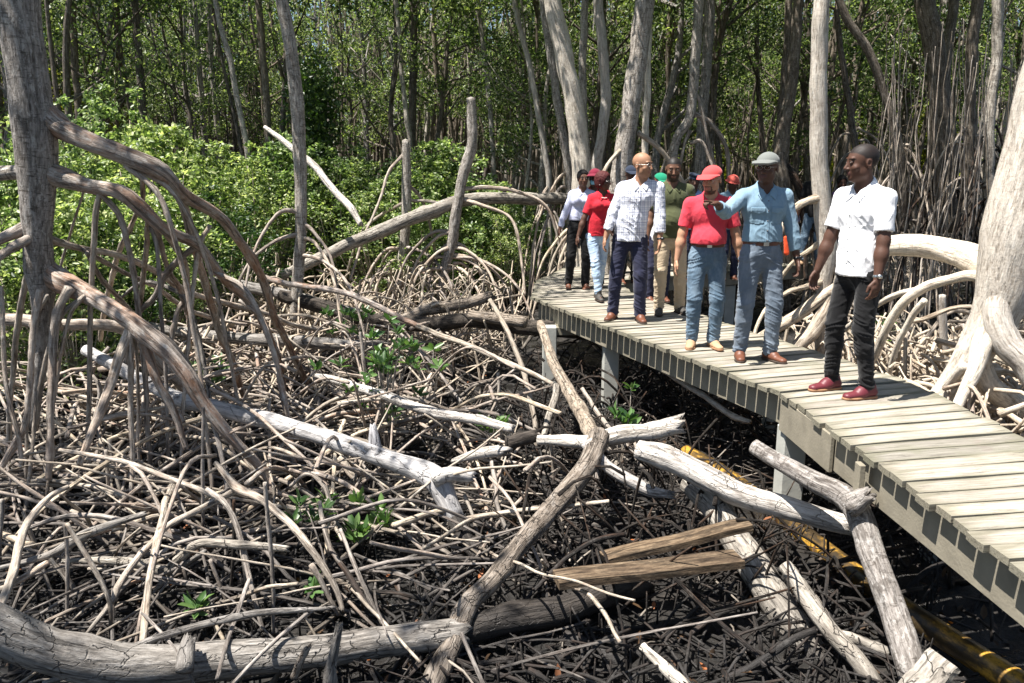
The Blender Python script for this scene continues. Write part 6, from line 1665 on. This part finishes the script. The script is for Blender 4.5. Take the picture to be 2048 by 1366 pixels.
        v = v + nn * ((np.clip(1 - np.abs(ring) * 2.2, 0, 1) ** 1.4 - .3) * (.0035 + .005 * kz * (slim < .95) + .010 * az_ + .006 * cz + .003 * kz) + .004 * vnoise(v * np.array([1, 1, .35]), 22, sd_ + 1))[:, None]
        tro = child('trousers', v, f, trousers)
        if tuck and 'nobelt' not in extras:
            e = SDF(pel - [.26, .24, .06], pel + [.26, .24, .14], .006)
            e.cap(pel, pel + [0, 0, .12], .149 * B, .145 * B, .0, .76)
            if belly: pass
            e.cut((0, 0, 1), pel + [0, 0, .088]); e.cut((0, 0, -1), pel + [0, 0, .052])
            v, f = e.mesh(); bo = child('belt', v, f, 'belt')
            m_ = MB(); m_.box((pel[0], pel[1] - .149 * B * .76 - .004, pel[2] + .070), (.045, .006, .036)); b2 = m_.build('buckle', M['metal'], bo, False, .002)
            b2.data.transform(Matrix.Scale(S, 4))
    # ---- shoes
    if not hidden_legs:
        for i, (hp, kn, an, fd, fz) in enumerate(legs):
            fd = np.array(fd); sdv = np.array([-fd[1], fd[0], 0]); hl = an - [0, 0, .085] - fd * .045; o = hl
            e = SDF(o - [.30, .30, .02], o + [.30, .30, .20], .006); up = np.array([0, 0, 1.])
            W_ = 1.0 if not female else .88
            e.cap(o + up * .045, o + fd * .09 + up * .045, .040 * W_, .042 * W_, .02, .9, up)
            e.cap(o + fd * .09 + up * .035, o + fd * (.20 * W_) + up * .026, .045 * W_, .036 * W_, .02, .68, up)
            e.cap(o + fd * .02 + up * .085, o + fd * .10 + up * .052, .041 * W_, .034 * W_, .02)
            if bootlike: e.cap(an - up * .03, an + up * .05, .043, .045, .02)
            e.cut((0, 0, -1), o + up * .014)
            v, f = e.mesh(); sh = child('shoe', v, f, shoes)
            e = SDF(o - [.30, .30, .02], o + [.30, .30, .08], .006)
            e.cap(o + up * .01, o + fd * .06 + up * .01, .043 * W_, .040 * W_, .0); e.cap(o + fd * .06 + up * .01, o + fd * (.15 * W_) + up * .01, .040 * W_, .048 * W_, .01); e.cap(o + fd * .15 * W_ + up * .01, o + fd * (.205 * W_) + up * .01, .048 * W_, .036 * W_, .01)
            e.cut((0, 0, 1), o + up * .020); e.cut((0, 0, -1), o + up * .001)
            v, f = e.mesh(); child('sole', v, f, sole, parent=sh)
            if stub == 0:
                for j in range(4):
                    c = o + fd * (.065 + .022 * j) + up * (.098 - .012 * j)
                    e = SDF(c - .05, c + .05, .0028); e.cap(c - sdv * .022 - up * .006, c + sdv * .022 - up * .006, .0032, .0032); e.cap(c - sdv * .0 + up * .0, c + up * .001, .003, .003)
                    v, f = e.mesh(); child('lace', v, f, 'sole', parent=sh)
    # ---- things worn
    if glasses:
        e = SDF(hc - .16, hc + .16, .0026)
        for sx in (-1, 1):
            c = HP(sx * .031, -.098, .010)
            pts = [HP(sx * .031 + .0235 * math.cos(a), -.1 + .006 * abs(math.cos(a)), .010 + .0165 * math.sin(a)) for a in np.linspace(0, 6.283, 17)]
            for p, q in zip(pts, pts[1:]): e.cap(p, q, .0017, .0017, 0)
            e.cap(HP(sx * .053, -.094, .014), HP(sx * .078, .012, .010), .0018, .0018, 0)
        e.cap(HP(-.009, -.104, .014), HP(.009, -.104, .014), .0017, .0017, 0)
        v, f = e.mesh(); go = child('glasses', v, f, 'metal' if glasses == 'metal' else 'dark_plastic')
        if glasses == 'dark':
            for sx in (-1, 1):
                e = SDF(hc - .16, hc + .16, .004); e.ell(HP(sx * .031, -.099, .010), (.0235, .004, .0165), Rh); v, f = e.mesh(); child('lens', v, f, 'lens', parent=go)
    if mask:
        e = SDF(hc - .16, hc + .16, .006); e.ell(HP(0, -.045, -.045), (.062, .070, .052), Rh); e.cut(Rh @ np.array([0, 1., 0]), HP(0, -.035, 0)); e.cut(Rh @ np.array([0, 0, 1.]), HP(0, 0, -.008))
        v, f = e.mesh(); child('face_mask', v, f, 'mask_blue')
    for ex in extras:
        if ex in ('watch0', 'watch1'):
            i = int(ex[-1]); a, el_, wr = arms[i]; d = (wr - el_) / np.linalg.norm(wr - el_); c = wr - d * .012
            e = SDF(c - .06, c + .06, .004); e.cap(c - d * .011, c + d * .011, .0305, .0305, 0); e.cut(d, c + d * .010); e.cut(-d, c - d * .010)
            o_ = np.array([(-1, 1)[i], -.6, 0]); o_ = o_ - d * (o_ @ d); o_ /= np.linalg.norm(o_)
            e.cap(c + o_ * .027, c + o_ * .034, .017, .016, .003)
            v, f = e.mesh(); child('wristwatch', v, f, 'metal' if 'metalwatch' in extras else 'dark_plastic')
        if ex == 'necklace':
            e = SDF(nk - .13, nk + .13, .004)
            ring_ = [nk + np.array([.068 * math.cos(a), -.022 + .072 * math.sin(a), -.028 + .028 * math.sin(a)]) for a in np.linspace(0, 6.28, 25)]
            for p, q in zip(ring_, ring_[1:]): e.cap(p, q, .0055, .0055, 0)
            v, f = e.mesh(); child('necklace', v, f, 'pearl')
        if ex == 'earring':
            for sx in (-1, 1):
                c = HP(sx * .079, .008, -.040); e = SDF(c - .02, c + .02, .003); e.ell(c, (.007, .007, .009)); v, f = e.mesh(); child('earring', v, f, 'pearl')
        if ex == 'phone':
            w = arms[0][2]; m_ = MB(); m_.box(tuple(w * 1.0 + np.array([-.005, -.045, -.10])), (.012, .075, .14), rotm(.3, .25)); o_ = m_.build('held_phone', M['dark_plastic'], None, False, .004)
            o_.data.transform(Matrix.Scale(S, 4)); o_.location = root_loc; o_.rotation_euler = (0, 0, yaw); o_.name = 'smartphone'; tag(o_, 'dark smartphone held by the woman in the crimson shirt', 'phone')
    return body, S

if 'PEOPLE_OFF' not in globals():
    # 1 man in the white short sleeved shirt
    person('man in a white short sleeved shirt and black jeans facing left with wine coloured shoes', (1697, 787), 284, yaw=-1.15, h=.0056, skin='skin_dark', build=1.08,
           lean=(.0, -.03), head=(-.42, .10, 0), headoff=(0, -.02), feet=((-.14, -.03, -.1), (.14, .02, -.15)), hands=((-.25, -.16, .84), (.26, -.12, .83)), poles=((-.3, .8, 0), (.5, .7, 0)),
           shirt='white_cloth', sleeve='short', hem=.87, trousers='black_cloth', slim=.92, shoes='leather_wine', sole='sole_tan', hair='buzz', extras=('watch1', 'metalwatch'), curl=.55)
    # 2 man pointing
    person('man in a blue denim shirt and grey cap pointing with his outstretched right arm', (1508, 718), 297, yaw=.02, h=.006, skin='skin_dark', build=1.06,
           lean=(.0, .0), head=(-.62, .05, 0), feet=((-.125, .02, -.22), (.125, -.04, .42)), hands=((-.50, -.36, 1.36), (.31, -.06, .82)), poles=((-.3, .2, -1), (.6, .5, 0)), hand_dir=((-1, -.45, .25), None), point=0,
           shirt='denim_light', sleeve='rolled', tuck=True, trousers='jeans_grey', shoes='leather_brown', cap='cap', capmat='cap_grey', glasses='metal', extras=('pockets', 'watch1'), curl=.6, hem=.9)
    # 3 man in red polo with red cap
    person('man in a bright red polo shirt and red cap with a dark goatee', (1405, 694), 325, yaw=-.10, h=.006, skin='skin_light', build=1.10, belly=.03,
           lean=(.0, -.01), head=(-.55, .22, 0), headoff=(.0, -.02), feet=((-.11, -.0, -.25), (.10, .0, .3)), hands=((-.31, -.05, .80), (.33, -.05, .80)), poles=((-.5, .6, 0), (.5, .6, 0)),
           shirt='polo_red', sleeve='short', tuck=True, trousers='jeans', shoes='leather_tan', sole='sole_tan', hair='short', cap='cap', capmat='cap_red', beard=2, glasses='metal', extras=('watch1',), curl=.35, hem=.9)
    # 4 bald man in checked shirt
    person('bald man in a white and blue checked shirt and navy trousers looking to the right', (1252, 640), 303, yaw=-.15, h=.006, skin='skin_tan', build=1.10,
           lean=(.11, .0), head=(1.0, .10, 0), headoff=(.01, -.01), feet=((-.145, .03, -.35), (.145, -.05, .25)), hands=((-.27, -.10, .80), (.33, -.10, .81)), poles=((-.7, .5, 0), (.7, .5, 0)),
           shirt='plaid', sleeve='rolled', hem=.86, trousers='navy', shoes='leather_brown', glasses='metal', extras=('watch1',), curl=.5)
    # 5 olive polo
    person('bearded man in an olive polo shirt and khaki trousers looking down', (1334, 628), 312, yaw=.05, h=.007, skin='skin_brown', build=1.12, belly=.02,
           head=(-.15, .28, .0), feet=((-.10, .0, -.2), (.16, .06, .3)), hands=((-.30, -.12, .84), (.33, -.05, .82)), shirt='olive', sleeve='short', hem=.88, trousers='khaki', shoes='leather_grey', hair='short', beard=1)
    # 6 woman crimson polo
    person('woman in a crimson polo shirt and pale jeans with dark red braided hair', (1192, 599), 339, yaw=.25, h=.007, skin='skin_dark', build=.97, female=True, lean=(.06, 0),
           head=(.75, .08, 0), feet=((-.03, -.18, 0), (.07, .12, .1)), hands=((-.32, -.02, .82), (.28, .0, .84)), shirt='polo_red2', sleeve='short', hem=.90, trousers='jeans_pale', slim=.9,
           shoes='leather_grey', bootlike=True, hair='braids', glasses='metal', extras=('necklace', 'earring', 'phone'))
    # 7 woman lilac shirt
    person('woman in a pale lilac long sleeved blouse and black trousers with glasses', (1155, 577), 338, yaw=.05, h=.008, skin='skin_brown', build=.98, female=True, lean=(.05, 0),
           head=(.1, .05, 0), feet=((-.14, .0, -.1), (.12, .02, .2)), hands=((-.31, -.04, .84), (.27, .0, .84)), shirt='lavender', sleeve='long', tuck=True, hem=.9, trousers='black_cloth', shoes='leather_brown', hair='crop', glasses='dark' if 0 else 'plastic', extras=('nobelt',))
    # people further back
    def back(label, u, vtop, Y, **kw):
        top = PY(u, vtop, Y); Hh = top.z if 'H' not in kw else kw.pop('H')
        person(label, (u, 500), vtop, base=Vector((top.x, Y, top.z - Hh)), height=Hh, h=.010, stub=1, **kw)
    back('person in a maroon cap and light blue face mask between the two women', 1190, 333, 10.9, H=1.66, yaw=-.1, skin='skin_dark', head=(-.2, .1, 0), shirt='polo_red2', trousers='black_cloth', cap='cap', capmat='cap_maroon', mask=True, glasses='dark', sleeve='short')
    back('person in a navy cap behind the man in the checked shirt', 1262, 327, 11.6, H=1.72, yaw=.2, skin='skin_dark', head=(.0, .2, 0), shirt='blue_cloth', trousers='black_cloth', cap='cap', capmat='cap_navy', sleeve='long')
    back('person in a green cap hidden behind the bearded man', 1322, 342, 10.0, H=1.62, yaw=.2, skin='skin_brown', head=(.5, .35, 0), shirt='white_cloth', trousers='navy', cap='cap', capmat='green_cap', sleeve='short')
    back('officer in a dark beret and light blue uniform shirt', 1389, 344, 12.4, H=1.66, yaw=0, skin='skin_dark', head=(-.1, .1, 0), shirt='blue_cloth', trousers='navy', cap='beret', capmat='cap_navy', sleeve='short')
    back('person in a salmon bucket hat and blue shirt behind the pointing arm', 1466, 346, 12.6, H=1.66, yaw=.1, skin='skin_dark', head=(.3, .35, 0), shirt='denim_light', trousers='navy', cap='bucket', capmat='hat_salmon', sleeve='short')
    back('distant person in a white shirt left of the pale ringed trunk', 1606, 366, 24, H=1.7, yaw=.2, skin='skin_dark', head=(0, 0, 0), shirt='white_cloth', trousers='navy', hair='crop', sleeve='short')
    back('person in black top, jeans and tan boots half hidden behind the pale ringed trunk', 1638, 327, 13.7, H=1.72, yaw=-.4, skin='skin_brown', head=(.4, .2, 0), shirt='black_cloth', trousers='jeans', shoes='leather_tan', bootlike=True, hair='crop', sleeve='short', feet=((-.14, -.05, -.9), (.1, .05, -.4)))
    back('person in a purple shirt between the pale ringed trunk and the white shirted man', 1684, 350, 13.9, H=1.66, yaw=.3, skin='skin_dark', head=(-.4, .2, 0), shirt='purple', trousers='navy', hair='crop', sleeve='long')
    # orange satchel carried by the purple shirted person
    b = PY(1673, 415, 13.6)
    tb = SDF((-.3, -.2, -.3), (.3, .2, .3), .012); tb.cap((0, 0, -.08), (0, 0, .13), .10, .06, .03, .5); tb.cap((-.03, 0, .13), (.05, .03, .27), .02, .016, .02)
    v, f = tb.mesh(); o = mesh_np('shoulder_bag', v, f, M['orange'], None, True); o.location = b; tag(o, 'orange shoulder bag hanging on the person in the purple shirt', 'bag')
    b = PY(1573, 487, 9.0)
    tb = SDF((-.2, -.2, -.25), (.2, .2, .25), .01); tb.cap((.03, 0, -.10), (-.03, 0, .06), .032, .022, .03, .5)
    v, f = tb.mesh(); o = mesh_np('cloth_bag', v, f, M['orange'], None, True); o.location = b; o.rotation_euler = (0, .2, 0); tag(o, 'small orange bag seen behind the pointing man', 'bag')
